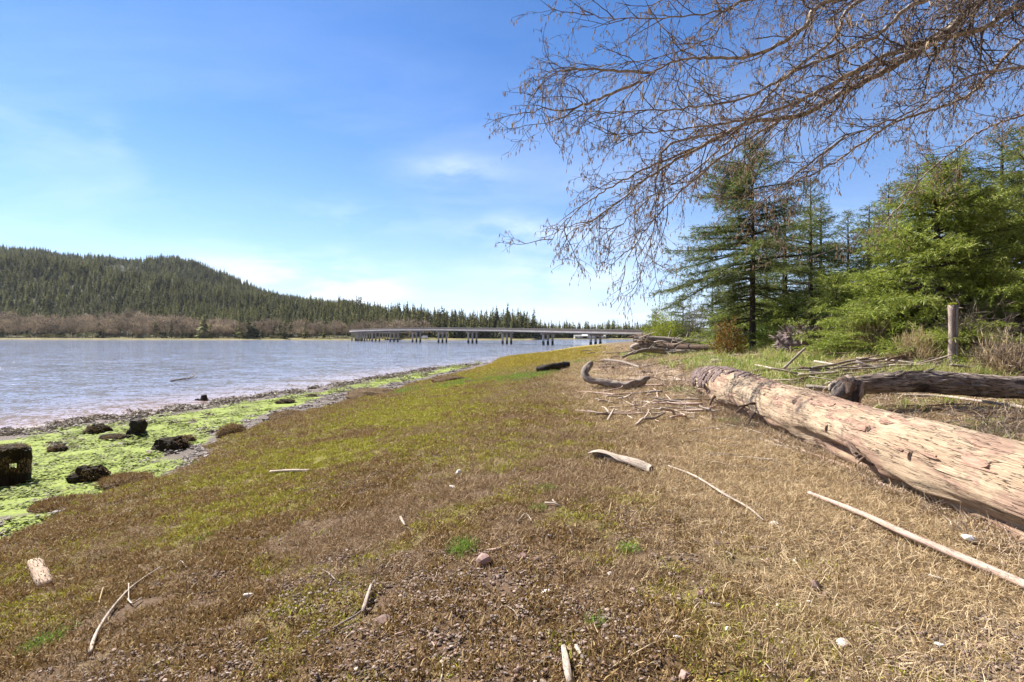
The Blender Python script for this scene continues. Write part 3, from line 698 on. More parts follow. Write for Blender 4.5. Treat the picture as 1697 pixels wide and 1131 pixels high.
# ------------------------------------------------------------------ the bridge
def bridge():
    root = empty('bridge', (30.8, 189, 0), 0, "long low concrete bridge curving across the water on triple columns", 'bridge')
    pc = [(78, 134), (62.3, 150.5), (46.8, 168), (30.8, 189), (14.8, 211), (-2.3, 233), (-19.5, 253), (-37, 273), (-54.6, 293), (-72.2, 314), (-89.5, 337), (-106, 360), (-117.5, 385), (-122.5, 411), (-121, 436), (-114, 461), (-103, 486)]
    base = Vector(root.location)
    pts = densify([Vector((x, y, 0)) for x, y in pc], 3.0)
    zt = lambda x: float(np.interp(x, [-125, -118, -95, -72, -37, -2, 31, 47, 80], [7.6, 7.9, 8.3, 8.4, 8.1, 7.3, 6.2, 5.7, 4.8]))
    def sweep(prof, name, mat, zo=0):
        vs = []; fs = []; n = len(pts); k = len(prof)
        for i, p in enumerate(pts):
            t = (pts[min(i+1, n-1)]-pts[max(i-1, 0)]).normalized(); s_ = Vector((t.y, -t.x, 0)); z = zt(p.x)
            for (a, b) in prof: vs.append(p+s_*a+Vector((0, 0, z+b))-base)
        for i in range(n-1):
            for j in range(k): fs.append([i*k+j, i*k+(j+1) % k, (i+1)*k+(j+1) % k, (i+1)*k+j])
        fs.append(list(range(k))[::-1]); fs.append([(n-1)*k+j for j in range(k)])
        return mesh(name, vs, fs, mat, root)
    sweep([(-4.3, -.85), (4.3, -.85), (4.3, -.55), (-4.3, -.55)], 'deck', 'concrete')
    for a in (-3.0, 0, 3.0): sweep([(a-.35, -1.75), (a+.35, -1.75), (a+.22, -1.5), (a+.16, -.852), (a-.16, -.852), (a-.22, -1.5)], 'girder', 'concrete_pale')
    for sgn in (-1, 1): sweep([(4.29*sgn, -.84), (4.31*sgn, -.84), (4.31*sgn, -1.45), (4.05*sgn, -1.45)][::sgn], 'fascia', 'concrete_pale')
    for sgn in (-1, 1):
        a = 4.33*sgn; sweep([(a, -.80), (a-.28*sgn, -.80), (a-.2*sgn, -.12), (a-.02*sgn, -.12)][::sgn], 'parapet', 'parapet')
        sweep([(a-.04*sgn, -.06), (a-.18*sgn, -.06), (a-.18*sgn, .02), (a-.04*sgn, .02)][::sgn], 'handrail', 'grey_metal')
    # railing posts joined: too small to pick apart
    mb = MB()
    for i in range(0, len(pts)-1):
        t = (pts[i+1]-pts[i]).normalized(); s_ = Vector((t.y, -t.x, 0))
        for sg in (-1, 1): mb.box(pts[i]+s_*4.19*sg+Vector((0, 0, zt(pts[i].x)-.09))-base, (.1, .1, .06), math.atan2(t.y, t.x))
    o = mb.build('railing_posts', 'grey_metal', root); o['kind'] = 'stuff'
    cols = [Vector((x, y, 0)) for x, y in pc]
    for i, c in enumerate(cols):
        if i == 0 or i == len(cols)-1: continue
        t = (cols[i+1]-cols[i-1]).normalized(); s_ = Vector((t.y, -t.x, 0)); z = zt(c.x); ang = math.atan2(t.y, t.x)
        cap = MB().box(c+Vector((0, 0, z-2.12))-base, (1.0, 7.2, .7), ang).build('pier', 'concrete', root)
        for a in (-2.5, 0, 2.5):
            p0 = c+s_*a-base
            col = MB().tube([p0+Vector((0, 0, 1.5)), p0+Vector((0, 0, z-2.47))], .46, 10).build('column', 'concrete_pale', cap, False)
            MB().tube([p0+Vector((0, 0, -2)), p0+Vector((0, 0, 1.5))], .5, 10).build('column_base', 'wet_concrete', cap, False)
bridge()

def far_bits():
    # van on the far road, seen between the piers
    D = 478; p = P(703, 560, D); g = float(HF(703, D))
    r = empty('parked_van', (p.x, p.y, 1.0), 0, "white box van on the far bank, seen between two bridge piers", 'van')
    MB().box((.7, 0, 1.75), (4.6, 2.2, 2.5)).build('cargo_box', 'white_paint', r); MB().box((-2.6, 0, 1.3), (1.9, 2.0, 1.6), 0, .86).build('cab', 'white_paint', r)
    MB().box((-2.9, -1.0, 1.65), (.9, .06, .55)).build('window', 'dark_glass', r)
    for x in (-2.3, 1.9):
        for y in (-.95, .95): MB().tube([(x, y-.12, .4), (x, y+.12, .4)], .42, 12).build('wheel', 'tyre', r)
    # low buildings on the right
    D = 650
    for px_, w, hgt, lb in ((962, 16, 4.5, "grey roofed shed leftmost of the low buildings across the water"), (979, 22, 5, "long white roofed building beyond the water, left of the nearest pier"), (995, 12, 4.5, "small pale house across the water just right of the nearest pier")):
        p = P(px_, 560, D); r = empty('house', (p.x, D, 1.0), 0, lb, 'house', 'low buildings across the water')
        MB().box((0, 0, hgt*.3), (w, 9, hgt*.6)).build('wall', 'house_wall', r)
        w2 = w/2+.4
        mesh('roof', [(-w2, -5, hgt*.6), (w2, -5, hgt*.6), (w2, 5, hgt*.6), (-w2, 5, hgt*.6), (-w2, 0, hgt), (w2, 0, hgt)], [[0, 1, 5, 4], [2, 3, 4, 5], [0, 4, 3], [1, 2, 5], [0, 3, 2, 1]], 'roof_grey' if w < 20 else 'white_paint', r)
        for k in range(3): MB().box((-w/3+k*w/3, -4.54, hgt*.32), (1.4, .06, 1.1)).build('window', 'dark_glass', r)
    p = P(974, 560, 820); r = empty('radio_mast', (p.x, 820, 1), 0, "thin mast rising over the distant trees beyond the bridge", 'mast')
    MB().tube([(0, 0, 0), (0, 0, 25.5)], [.35, .18], 6).build('mast', 'grey_metal', r)
    MB().box((0, 0, 25.8), (1.8, .5, .9)).build('antenna', 'grey_metal', r)
    p = P(894, 560, 600); 
    for px_, D, hh, lb in ((555, 447, 11, "pale utility pole at the far shore left of the bridge end"), (630, 470, 9, "utility pole behind the left part of the bridge"), (661, 472, 10, "thin utility pole standing between bridge piers on the far bank")):
        p = P(px_, 560, D); r = empty('utility_pole', (p.x, D, .9), 0, lb, 'pole', 'utility poles on the far bank')
        MB().tube([(0, 0, 0), (0, 0, hh)], [.22, .15], 6).build('pole', 'grey_metal', r); MB().box((0, 0, hh-.7), (2.2, .15, .15)).build('crossarm', 'grey_metal', r)
    # guard rail along the far road
    r = empty('guard_rail', (P(0, 560, 452).x, 452, 1.0), 0, "long low rail on short posts along the far bank", 'rail')
    x0 = P(-40, 560, 452).x-r.location.x; x1 = P(160, 560, 452).x-r.location.x
    MB().box(((x0+x1)/2, 0, 1.15), (x1-x0, .12, .22)).build('rail', 'grey_wood', r); MB().box(((x0+x1)/2, 0, .65), (x1-x0, .1, .15)).build('rail', 'grey_wood', r)
    pm = MB().box((0, 0, .65), (.3, .3, 1.3)).build('post', 'grey_wood', r); n = 34
    for k in range(n):
        o = pm if k == 0 else pm.copy()
        if k: COL.objects.link(o)
        o.location.x = x0+(x1-x0)*k/(n-1)
    tag(MB().tube([(0, 0, 0), (0, 0, 3.2)], .25, 8).build('channel_marker', 'white_paint'), "small white marker post by the far water left of the second pier", 'marker').location = P(894, 562, 560).xy.to_3d()
far_bits()

# ------------------------------------------------------------------ near conifers
def bough_set(rng, Ht, Rm, zlow, nb, droop=.16, power=.75, dense=1.0, az_bias=None, shoot=(.12, .24), irregular=.35, lowcut=1):
    limbs = MB(); V = []; 
    for b in range(nb):
        t = (b+rng.random())/nb; t = t**1.05; z = zlow+(Ht-zlow)*t*.985
        L = Rm*(1-t)**power*(1-irregular+2*irregular*rng.random()*.9)+.18
        if t < .12: L *= .75+.4*rng.random()
        if t < .28: L *= lowcut
        az = rng.random()*2*np.pi
        if az_bias is not None and rng.random() < .3: az = az_bias+rng.normal()*.5
        el = np.interp(t, [0, .4, .8, 1], [-.08, .02, .45, .9])+rng.normal()*.17
        hd = np.array([math.cos(az), math.sin(az), 0.]); sd = np.array([-math.sin(az), math.cos(az), 0.])
        bend = rng.normal()*.15
        def pos(s_):
            s_ = np.asarray(s_)[..., None]; return np.array([0, 0, z])+hd*(s_*L*math.cos(el))+sd*bend*L*s_**2+np.array([0, 0, 1.])*(L*(math.sin(el)*s_-droop*s_**2*1.3+droop*.75*s_**3.5))
        ss = np.linspace(0, 1, 6); pp = pos(ss); limbs.tube([Vector(q) for q in pp], rads([.012+.012*L, .004], 6), 4, False)
        nl = max(3, int(L*6.4*dense)); s0 = .22+.25*rng.random() if t < .5 else .1
        sl = s0+(1-s0)*(np.arange(nl)+rng.random(nl))/nl
        for sgn in (-1, 1):
            ll = (.40*L*(1-sl)**.8+.13+.08*rng.random(nl))*(.7+.5*rng.random(nl)); ll = np.minimum(ll, 1.0)
            an = np.radians(52+14*rng.normal(size=nl))
            d = unit(hd*np.cos(an)[:, None]+sd*(sgn*np.sin(an))[:, None]+np.array([0, 0, 1.])*(-.16+.30*rng.normal(size=nl))[:, None])
            base = pos(sl)
            ns = np.maximum(3, (ll/.040*dense).astype(int)); idx = np.repeat(np.arange(nl), ns); u = rng.random(len(idx))
            q = base[idx]+d[idx]*(ll[idx]*u)[:, None]
            dd = unit(d[idx]*.9+unit(rng.normal(size=(len(idx), 3)))*.75+np.array([0, 0, -.1])); V.append((q, dd))
        # along the bough itself
        k = int(L*24*dense)+6; s3 = rng.random(k)*.9+.1; q = pos(s3); dd = unit(hd[None]*.7+unit(rng.normal(size=(k, 3)))*.85); V.append((q, dd))
    p = np.vstack([a for a, _ in V]); d = np.vstack([b for _, b in V]); n = len(p)
    v, f = quads_from(p, d, side_of(d, rng), rng.uniform(*shoot, n), rng.uniform(.015, .032, n))
    return limbs, v, f
def spruce(seed, Ht, Rm, mat, name='spruce_tree', zlow=.5, nb=90, trunk_r=.13, lean=0, **k):
    rng = np.random.default_rng(seed); r = empty(name)
    mb = MB(); n = 12; mb.tube([(lean*(i/n)**2, 0, Ht*i/n) for i in range(n+1)], rads([trunk_r*1.25, trunk_r, trunk_r*.55, .012], n+1), 9, True, .06, seed)
    mb.build('trunk', 'spruce_bark', r, True)
    limbs, v, f = bough_set(rng, Ht, Rm, zlow, nb, **k)
    o = limbs.build('limbs', 'spruce_bark', r); o['kind'] = 'stuff'
    c = mesh('crown', v, f, mat, r); c['kind'] = 'stuff'
    return r
def place(o, px, D, label, cat='tree', rz=0, s=1, sink=.12, group=None):
    x = (px-CX)/F*D; o.location = (x, D, hz(x, D)-sink); o.rotation_euler.z = rz; o.scale = (s, s, s) if not hasattr(s, '__len__') else s
    tag(o, label, cat, group); return o
def conifers():
    G = 'spruces behind the driftwood'
    a = spruce(1, 10.6, 3.9, 'spruce_dark', lowcut=.55, nb=140, zlow=1.6, power=.55, trunk_r=.12, irregular=.6, az_bias=math.pi, dense=1.15)
    place(a, 1247, 25, "tallest open spruce with dark bare trunk and long ragged boughs", group=G)
    b = spruce(2, 9.0, 2.7, 'spruce_olive', nb=92, zlow=.4, power=.7, trunk_r=.12, irregular=.45)
    place(b, 1343, 27, "thin grey-trunked spruce right of the tallest open spruce", group=G)
    c = copy_tree(b); place(c, 1405, 30, "airy spruce midway between the thin grey trunk and the dense green one", rz=2.1, s=(.95, .95, .93), group=G)
    d = spruce(3, 9.6, 2.0, 'spruce_dark', nb=110, zlow=.4, power=.7, trunk_r=.11)
    place(d, 1472, 29, "narrow dark spruce with leader showing left of the dense green spruce", group=G)
    e = spruce(4, 6.2, 3.1, 'spruce_bright', nb=150, zlow=.15, power=.55, trunk_r=.13, dense=1.35, irregular=.3, shoot=(.10, .2))
    place(e, 1552, 17.5, "broad dense bright green spruce behind the weathered post", group=G)
    f = spruce(5, 5.6, 2.6, 'spruce_bright', nb=125, zlow=.15, power=.6, trunk_r=.1, dense=1.3, shoot=(.10, .2))
    place(f, 1628, 18.5, "bright green spruce filling the gap right of the weathered post", group=G, rz=1.0)
    g = spruce(6, 8.1, 2.7, 'spruce_olive', nb=145, zlow=.2, power=.6, trunk_r=.13, dense=1.2)
    place(g, 1708, 19, "tall spruce cut by the right edge of the picture", group=G)
    h = copy_tree(f); place(h, 1462, 20, "small bushy green spruce below the narrow dark one", rz=2.7, s=(.8, .8, .52), group=G)
    i = spruce(7, 3.0, 1.9, 'spruce_bright', nb=60, zlow=.1, power=.6, trunk_r=.06, dense=1.2, shoot=(.10, .2))
    place(i, 1385, 20.5, "low spreading young spruce right of the root mound", group=G)
    j = copy_tree(i); place(j, 1318, 23, "low young spruce behind the root mound", rz=1.9, s=(1.1, 1.1, .8), group=G)
    j2 = copy_tree(i); place(j2, 1425, 18, "knee-high green spruce sprays between root mound and post", rz=4.4, s=(1.0, 1.0, .48), group=G)
    j3 = copy_tree(i); place(j3, 1690, 15.5, "low green spruce sprays by the right picture edge", rz=4.0, s=(1.2, 1.2, .6), group=G)
    k = spruce(8, 4.6, 2.5, 'spruce_dark', nb=56, zlow=.3, power=.7, trunk_r=.08, irregular=.45, az_bias=math.pi)
    place(k, 1132, 42, "small dark spruce behind the yellow green bush", group=G)
    l = copy_tree(k); place(l, 1086, 50, "leftmost small dark spruce at the end of the far trees", rz=1.2, s=(.85, .85, .85), group=G)
    m = copy_tree(k); place(m, 1180, 38, "mid sized dark spruce left of the tallest trunk", rz=2.6, s=(1.1, 1.1, 1.15), group=G)
    n = copy_tree(d); place(n, 1300, 31, "slender dark spruce glimpsed behind the tallest one", rz=1, s=(1.5, 1.5, 1.0), group=G)
    for q, (px, D, s_) in enumerate(((1270, 40, .8), (1360, 38, .95), (1440, 36, .9), (1520, 30, .95), (1590, 28, .95), (1660, 27, 1.0), (1215, 42, .7))):
        o = copy_tree(d); place(o, px, D, "dark spruce in the back row of the wood", rz=q*1.3, s=(1.8*s_, 1.8*s_, s_*1.22), group='back row spruces of the wood')
    for q, (px, D, s_) in enumerate(((1285, 30, 1.2), (1235, 29, 1.1), (1350, 32, 1.3), (1420, 27, 1.25), (1500, 24, 1.2), (1200, 34, 1.0), (1580, 22, 1.1), (1650, 21, 1.15), (1720, 23, 1.2))):
        o = copy_tree(i); place(o, px, D, "young spruce undergrowth shading the base of the wood", rz=q*2.3, s=(1.4*s_, 1.4*s_, .85*s_), group='young spruces under the wood')
conifers()

def bush(seed, w, h, n, mat, name, label, px, D, stems=14, leaf=(.08, .16), lw=(.03, .06), up=.4, sink=.05, hollow=.35, group=None, smat='twig'):
    rng = np.random.default_rng(seed); x = (px-CX)/F*D; r = empty(name, (x, D, hz(x, D)-sink), 0, label, 'bush', group)
    mb = MB(); tips = []
    for i in range(stems):
        a = rng.random()*6.28; rr = w*.5*rng.random()**.5; zt_ = h*(.6+.4*rng.random())*(1-.35*(rr/(w*.5))**2)
        e = Vector((math.cos(a)*rr, math.sin(a)*rr, zt_)); m_ = e*.5+Vector((rng.normal()*.05*w, rng.normal()*.05*w, h*.05))
        mb.tube([(0, 0, 0), m_, e], [.012+.006*h, .01, .003], 4, False); tips.append(e)
        for k in range(5):
            s_ = m_.lerp(e, rng.random()); e2 = s_+Vector((rng.normal()*.13*w, rng.normal()*.13*w, abs(rng.normal())*.14*h)); mb.tube([s_, s_.lerp(e2, .5)+Vector((0, 0, .02)), e2], [.006, .004, .002], 3, False)
    o = mb.build('stem', smat, r); o['kind'] = 'stuff'
    u = unit(rng.normal(size=(n, 3))); u[:, 2] = np.abs(u[:, 2]); rad = (hollow+(1-hollow)*rng.random(n)**.6)
    lob = 1+.25*np.sin(u[:, 0]*9+seed)*np.sin(u[:, 1]*8+seed*2)+.15*np.sin(u[:, 2]*13+seed)
    p = u*(rad*lob)[:, None]*np.array([w*.5, w*.5, h*.95]); p[:, 2] += .02
    d = unit(u*.6+rng.normal(size=(n, 3))*.6+np.array([0, 0, up]))
    v, f = quads_from(p, d, side_of(d, rng), rng.uniform(*leaf, n), rng.uniform(*lw, n))
    c = mesh('foliage', v, f, mat, r); c['kind'] = 'stuff'; return r
bush(1, 3.0, 3.4, 7500, 'bush_yellow', 'leafy_bush', "bright yellow green bush at the left end of the trees", 1098, 36.5)
bush(2, 2.6, 2.6, 3600, 'bush_green', 'leafy_bush', "mid green bush between the yellow bush and bare shrub", 1130, 37)
bush(3, 1.3, 1.2, 1500, 'bush_rust', 'leafy_bush', "small rust coloured bush next to the bridge end", 1064, 37)
bush(4, 1.4, 1.8, 1700, 'bush_rust', 'leafy_bush', "orange brown bush at the foot of the tallest spruce", 1207, 23.6)
bush(5, 2.4, 4.2, 2200, 'bare_twigs', 'bare_shrub', "leafless greyish shrub behind the far log pile", 1146, 36, 26, (.15, .35), (.012, .02), .8)
bush(6, 1.6, 1.3, 1400, 'bush_green', 'leafy_bush', "low green bush behind the log pile centre", 1165, 36)
bush(7, 1.4, 1.1, 1000, 'bush_rust', 'leafy_bush', "low brown bush behind the right end of the log pile", 1180, 34.5, hollow=.2)
bush(8, 2.4, 1.1, 1500, 'bush_yellow', 'leafy_bush', "low yellow green shrub right of the root mound", 1425, 22, hollow=.2)
bush(9, 2.6, 1.5, 1700, 'bare_twigs', 'bare_shrub', "tangled dead bramble by the weathered post", 1625, 15.5, 30, (.15, .4), (.008, .014), .5)
bush(10, 2.2, 1.2, 1100, 'bare_twigs', 'bare_shrub', "dead brown bramble at the right edge of the bank", 1690, 13.5, 26, (.15, .35), (.008, .014), .5)
bush(11, 3.2, 1.6, 2600, 'bush_green', 'leafy_bush', "green shrub under the slender spruces", 1275, 27, hollow=.2)

bush(12, 1.6, 1.2, 1500, 'straw', 'dry_grass_clump', "tall tan dead grass clump right of the root mound", 1440, 17.5, 12, (.2, .5), (.008, .014), 1.2, hollow=.05)
bush(13, 1.2, .9, 1000, 'straw', 'dry_grass_clump', "dead grass clump left of the weathered post", 1520, 15.5, 10, (.2, .45), (.008, .014), 1.2, hollow=.05)
bush(14, 1.3, .9, 1000, 'straw', 'dry_grass_clump', "dead grass clump at the right edge of the bank beside the post", 1655, 13.8, 10, (.2, .45), (.008, .014), 1.0, hollow=.05)
# ------------------------------------------------------------------ the overhanging alder
def alder():
    rng = random.Random(11); tx, ty = 19.0, 12.0; tz = hz(tx, ty)
    root = empty('alder_tree', (tx, ty, tz), 0, "leafless alder reaching in from the upper right, hung with catkins", 'tree')
    B = Vector((tx, ty, tz)); MBt = MB()
    trunk = [Vector((tx+.5, ty, tz-.3)), Vector((tx+.2, ty, tz+1.5)), Vector((tx, ty, tz+4)), Vector((tx-.4, ty+.1, tz+7)), Vector((tx-.9, ty, tz+10)), Vector((tx-1.2, ty, tz+13))]
    tp = densify(trunk, .4); MBt.tube([p-B for p in tp], rads([.32, .26, .22, .15, .09, .03], len(tp)), 14, True, .05, 3); MBt.build('trunk', 'alder_bark', root, True)
    specs = [  # pixel path and distance of each main limb, radius where it enters the view
        ([(1400, -5, 7.6), (1330, 48, 7.4), (1250, 92, 7.2), (1150, 96, 7.0), (1095, 112, 6.9), (1040, 158, 6.8), (1000, 205, 6.7)], .050),
        ([(1650, -10, 8.0), (1560, 60, 7.8), (1480, 110, 7.6), (1400, 152, 7.4), (1330, 190, 7.3), (1240, 205, 7.2), (1150, 250, 7.1), (1080, 290, 7.0), (1010, 345, 6.9), (930, 395, 6.8)], .055),
        ([(1720, 0, 7.3), (1620, 50, 7.1), (1530, 70, 7.0), (1440, 105, 6.9), (1330, 165, 6.8), (1225, 200, 6.7), (1120, 215, 6.6), (1000, 225, 6.5)], .042),
        ([(1730, 178, 9.0), (1640, 210, 8.8), (1590, 243, 8.7), (1530, 292, 8.6), (1492, 340, 8.5), (1440, 390, 8.4)], .022),
        ([(1560, -5, 6.6), (1450, 60, 6.5), (1330, 112, 6.4), (1240, 160, 6.3), (1130, 180, 6.2), (1020, 185, 6.2), (950, 185, 6.1)], .036),
        ([(1440, -5, 8.6), (1380, 65, 8.4), (1300, 130, 8.3), (1210, 230, 8.2), (1140, 290, 8.1), (1075, 330, 8.0), (1000, 400, 7.9)], .032),
        ([(1290, -5, 6.9), (1200, 18, 6.8), (1100, 30, 6.7), (1010, 30, 6.6), (960, 20, 6.6)], .028),
        ([(1120, -8, 7.6), (1108, 60, 7.5), (1140, 120, 7.5), (1190, 170, 7.6)], .022),
        ([(1720, 60, 8.4), (1680, 80, 8.3), (1600, 160, 8.2), (1480, 205, 8.1), (1380, 270, 8.0), (1270, 320, 7.9), (1190, 330, 7.8)], .03),
        ([(1700, 110, 6.9), (1600, 130, 6.8), (1500, 190, 6.7), (1400, 230, 6.6), (1330, 290, 6.5), (1290, 330, 6.5)], .024),
        ([(1200, 220, 7.3), (1110, 240, 7.2), (1088, 290, 7.1), (1085, 370, 7.0), (1060, 460, 6.9)], .016),
        ([(1080, 120, 6.9), (960, 115, 6.8), (910, 125, 6.7), (875, 160, 6.7)], .016),
        ([(1060, 135, 6.8), (950, 180, 6.7), (900, 180, 6.7), (875, 190, 6.6)], .018),
        ([(1250, -5, 8.6), (1180, 60, 8.5), (1090, 95, 8.4), (990, 110, 8.3), (915, 120, 8.2)], .02),
        ([(1290, 200, 7.3), (1190, 265, 7.2), (1100, 345, 7.1), (1050, 410, 7.1), (1030, 450, 7.1)], .016),
        ([(1200, 225, 7.3), (1060, 285, 7.2), (980, 330, 7.1), (935, 370, 7.0), (910, 405, 7.0)], .015),
        ([(1400, 225, 7.9), (1330, 280, 7.9), (1270, 330, 7.8), (1230, 370, 7.8)], .014),
        ([(1600, 20, 9.4), (1500, 90, 9.3), (1400, 130, 9.2), (1300, 210, 9.1), (1230, 280, 9.0)], .025)]
    catk = []; cones = []
    def wob(p, a): return Vector((p.x+rng.gauss(0, a), p.y+rng.gauss(0, a), p.z+rng.gauss(0, a)))
    def grow(start, d, L, r0, level, mb, tw):
        n = max(3, int(L/.10)) if level < 3 else max(2, int(L/.07)); pts = [start]; dd = d.normalized(); st = L/n
        curve = Vector((rng.gauss(0, 1), rng.gauss(0, 1), rng.gauss(0, .6)))*.045
        for i in range(n):
            dd = (dd+Vector((rng.gauss(0, .13), rng.gauss(0, .13), rng.gauss(0, .13)))+curve+Vector((0, 0, -.035 if level < 3 else -.02))).normalized(); pts.append(pts[-1]+dd*st)
        tgt = mb if level < 3 else tw
        tgt.tube([p-B for p in pts], rads([r0, r0*.35], len(pts)), 5 if level < 3 else 3, False)
        if level < 4:
            k = max(2, int(L*(5.2 if level == 2 else 6.5)))
            for _ in range(k):
                t = .12+.88*rng.random(); i = min(int(t*n), n-1); q = pts[i].lerp(pts[i+1], t*n-i); ax = (pts[i+1]-pts[i]).normalized()
                pr = ax.cross(Vector((rng.gauss(0, 1), rng.gauss(0, 1), rng.gauss(0, 1)))).normalized()
                nd = ax*.75+pr*.75+Vector((-.12, 0, -.06))
                grow(q, nd, L*(.26+.3*rng.random())*(1 if level < 3 else .8), r0*.55 if level < 3 else .0056, level+1, mb, tw)
        if level >= 3:
            if rng.random() < .85:
                for _ in range(rng.choice((1, 2, 2, 3))): catk.append(wob(pts[-1], .007))
            elif rng.random() < .3: catk.append(pts[len(pts)//2])
            if rng.random() < .16: cones.append(wob(pts[len(pts)//2], .01))
    for li, (path, r0) in enumerate(specs):
        pw = [P(q[0], q[1], q[2]*1.5) for q in path]
        # run back to the trunk when the limb enters from outside the view
        r0 *= 1.6
        inner = path[0][1] > 0 and path[0][0] < 1690
        if not inner:
            h_ = min(max(pw[0].z+.6+.15*(li % 4), tz+3.2), tz+11.5); tb = min(tp, key=lambda q: abs(q.z-h_)); mid = pw[0].lerp(tb, .5)+Vector((0, 0, .35))
            full = [tb, mid]+pw
        else: full = pw
        pts = densify(full, .12); pts = [wob(p, .012) for p in pts]; n = len(pts)
        nin = sum(1 for p in pts if (p-pw[0]).length < .2 or p.x < pw[0].x)
        mb = MB(); rr = rads([r0*(1.5 if not inner else 1), r0, r0*.8, r0*.5, .006], n); mb.tube([p-B for p in pts], rr, 8, True, .07, li)
        limb = mb.build('limb', 'alder_bark', root, True)
        L = sum((pts[i+1]-pts[i]).length for i in range(n-1)); tw = MB(); nb = int(L*3.1)
        for b in range(nb):
            t = (.10 if inner else .3)+(.9 if inner else .70)*((b+rng.random())/nb)**.85; i = min(int(t*(n-1)), n-2); q = pts[i]; ax = (pts[i+1]-pts[i]).normalized()
            pr = ax.cross(Vector((rng.gauss(0, 1), rng.gauss(0, 1), rng.gauss(0, 1)))).normalized()
            bl = (.60+1.1*rng.random())*(1.15-.4*t); bm = MB()
            grow(q, ax*.85+pr*.6, bl, max(rr[i]*.40, .0105), 2, bm, tw)
            bm.build('branch', 'twig', limb)
        o = tw.build('twigs', 'twig', limb); o['kind'] = 'stuff'
    # catkins: the nearest as parts, the rest joined
    def proto(seed):
        r_ = random.Random(seed); v = []; mb = MB(); L = .05; n = 5
        mb.tube([(math.sin(i*.5+seed)*.003, math.cos(i*.4+seed)*.003, -L*i/n) for i in range(n+1)], [.0012, .0028, .0032, .003, .0026, .0012], 5, True); return mb
    vis = [p for p in catk if abs(p.x) < p.y*1.02 and p.z > CAMZ]; vis.sort(key=lambda p: p.y); out = [p for p in catk]
    pm = [mesh('catkin', proto(s_).v, proto(s_).f, 'catkin', link=False).data for s_ in range(4)]
    first = vis[:280]; ids = set(map(id, first))
    for p in first:
        o = bpy.data.objects.new('catkin', pm[rng.randrange(4)]); COL.objects.link(o); o.parent = root; o.location = p-B; s_ = 1.4+1.0*rng.random(); o.scale = (s_*1.4, s_*1.4, s_); o.rotation_euler = (rng.gauss(0, .12), rng.gauss(0, .12), rng.random()*6)
    rest = np.array([tuple(p-B) for p in out if id(p) not in ids]); n = len(rest); g = np.random.default_rng(3)
    # joined: two crossed narrow spindles each
    d = unit(np.array([0, 0, -1.])+g.normal(size=(n, 3))*.12); V = []; L = .065+.055*g.random(n)
    a = unit(np.cross(d, g.normal(size=(n, 3)))); b = np.cross(d, a)
    v1, f1 = quads_from(rest, d, a, L, np.full(n, .015)); v2, f2 = quads_from(rest, d, b, L, np.full(n, .015))
    o = mesh('catkins', np.vstack([v1, v2]), np.vstack([f1, f2+len(v1)]), 'catkin', root); o['kind'] = 'stuff'
    mb = MB()
    for c in cones: mb.tube([c-B, c-B+Vector((0, 0, -.009)), c-B+Vector((0, 0, -.018))], [.003, .007, .003], 5, True)
    o = mb.build('cones', 'alder_cone', root); o['kind'] = 'stuff'
    print('alder catkins', len(catk), 'cones', len(cones))
alder()

# ------------------------------------------------------------------ the big driftwood log
def big_tube(axis, prof, sides, step, seed, disp, sq=1.0):
    """dense displaced tube, with UVs in metres; returns verts, faces, uv and a function giving surface points"""
    pts = densify(axis, step); n = len(pts); rr = np.array(rads(prof, n)); P0 = np.array([tuple(p) for p in pts])
    T = np.gradient(P0, axis=0); T = unit(T); up = np.array([0, 0, 1.]); A = unit(np.cross(T, up)); Bv = np.cross(A, T)
    ang = np.linspace(0, 2*np.pi, sides, endpoint=False)-np.pi/2      # seam underneath
    u = np.concatenate([[0], np.cumsum(np.linalg.norm(np.diff(P0, axis=0), axis=1))])
    U, AN = np.meshgrid(u, ang, indexing='ij'); r = rr[:, None]*(1+disp(U, AN, seed))
    V = P0[:, None]+A[:, None]*(np.cos(AN)*r)[..., None]+Bv[:, None]*(np.sin(AN)*r*sq)[..., None]
    circ = 2*np.pi*rr.mean(); vs = V.reshape(-1, 3).tolist(); fs = []; uv = []
    for i in range(n-1):
        for k in range(sides):
            k2 = (k+1) % sides; fs.append([i*sides+k, i*sides+k2, (i+1)*sides+k2, (i+1)*sides+k][::-1])
            q = [(u[i], circ*k/sides), (u[i], circ*(k+1)/sides), (u[i+1], circ*(k+1)/sides), (u[i+1], circ*k/sides)]; uv += q[::-1]
    for i, rev in ((0, 0), (n-1, 1)):
        rings = [i*sides+k for k in range(sides)]; prev = rings
        for fr in (.7, .35):
            base = len(vs)
            for k in range(sides):
                p = V[i, k]*fr+P0[i]*(1-fr)+T[i]*(.05*math.sin(k*1.7+seed)*fr); vs.append(p.tolist())
            cur = [base+k for k in range(sides)]
            for k in range(sides):
                k2 = (k+1) % sides; q = [prev[k], prev[k2], cur[k2], cur[k]]; fs.append(q if not rev else q[::-1]); uv += [(fr, k*.02)]*4
            prev = cur
        q = prev[::-1] if not rev else prev; fs.append(q); uv += [(0, 0)]*len(q)
    def surf(t, a, out=0):
        i = min(int(t*(n-1)), n-1); j = int(((a+math.pi/2) % (2*math.pi))/(2*math.pi)*sides) % sides; q = V[i, j]; nrm = unit(q-P0[i]); return Vector(q+nrm*out), Vector(nrm), Vector(T[i])
    return vs, fs, uv, surf
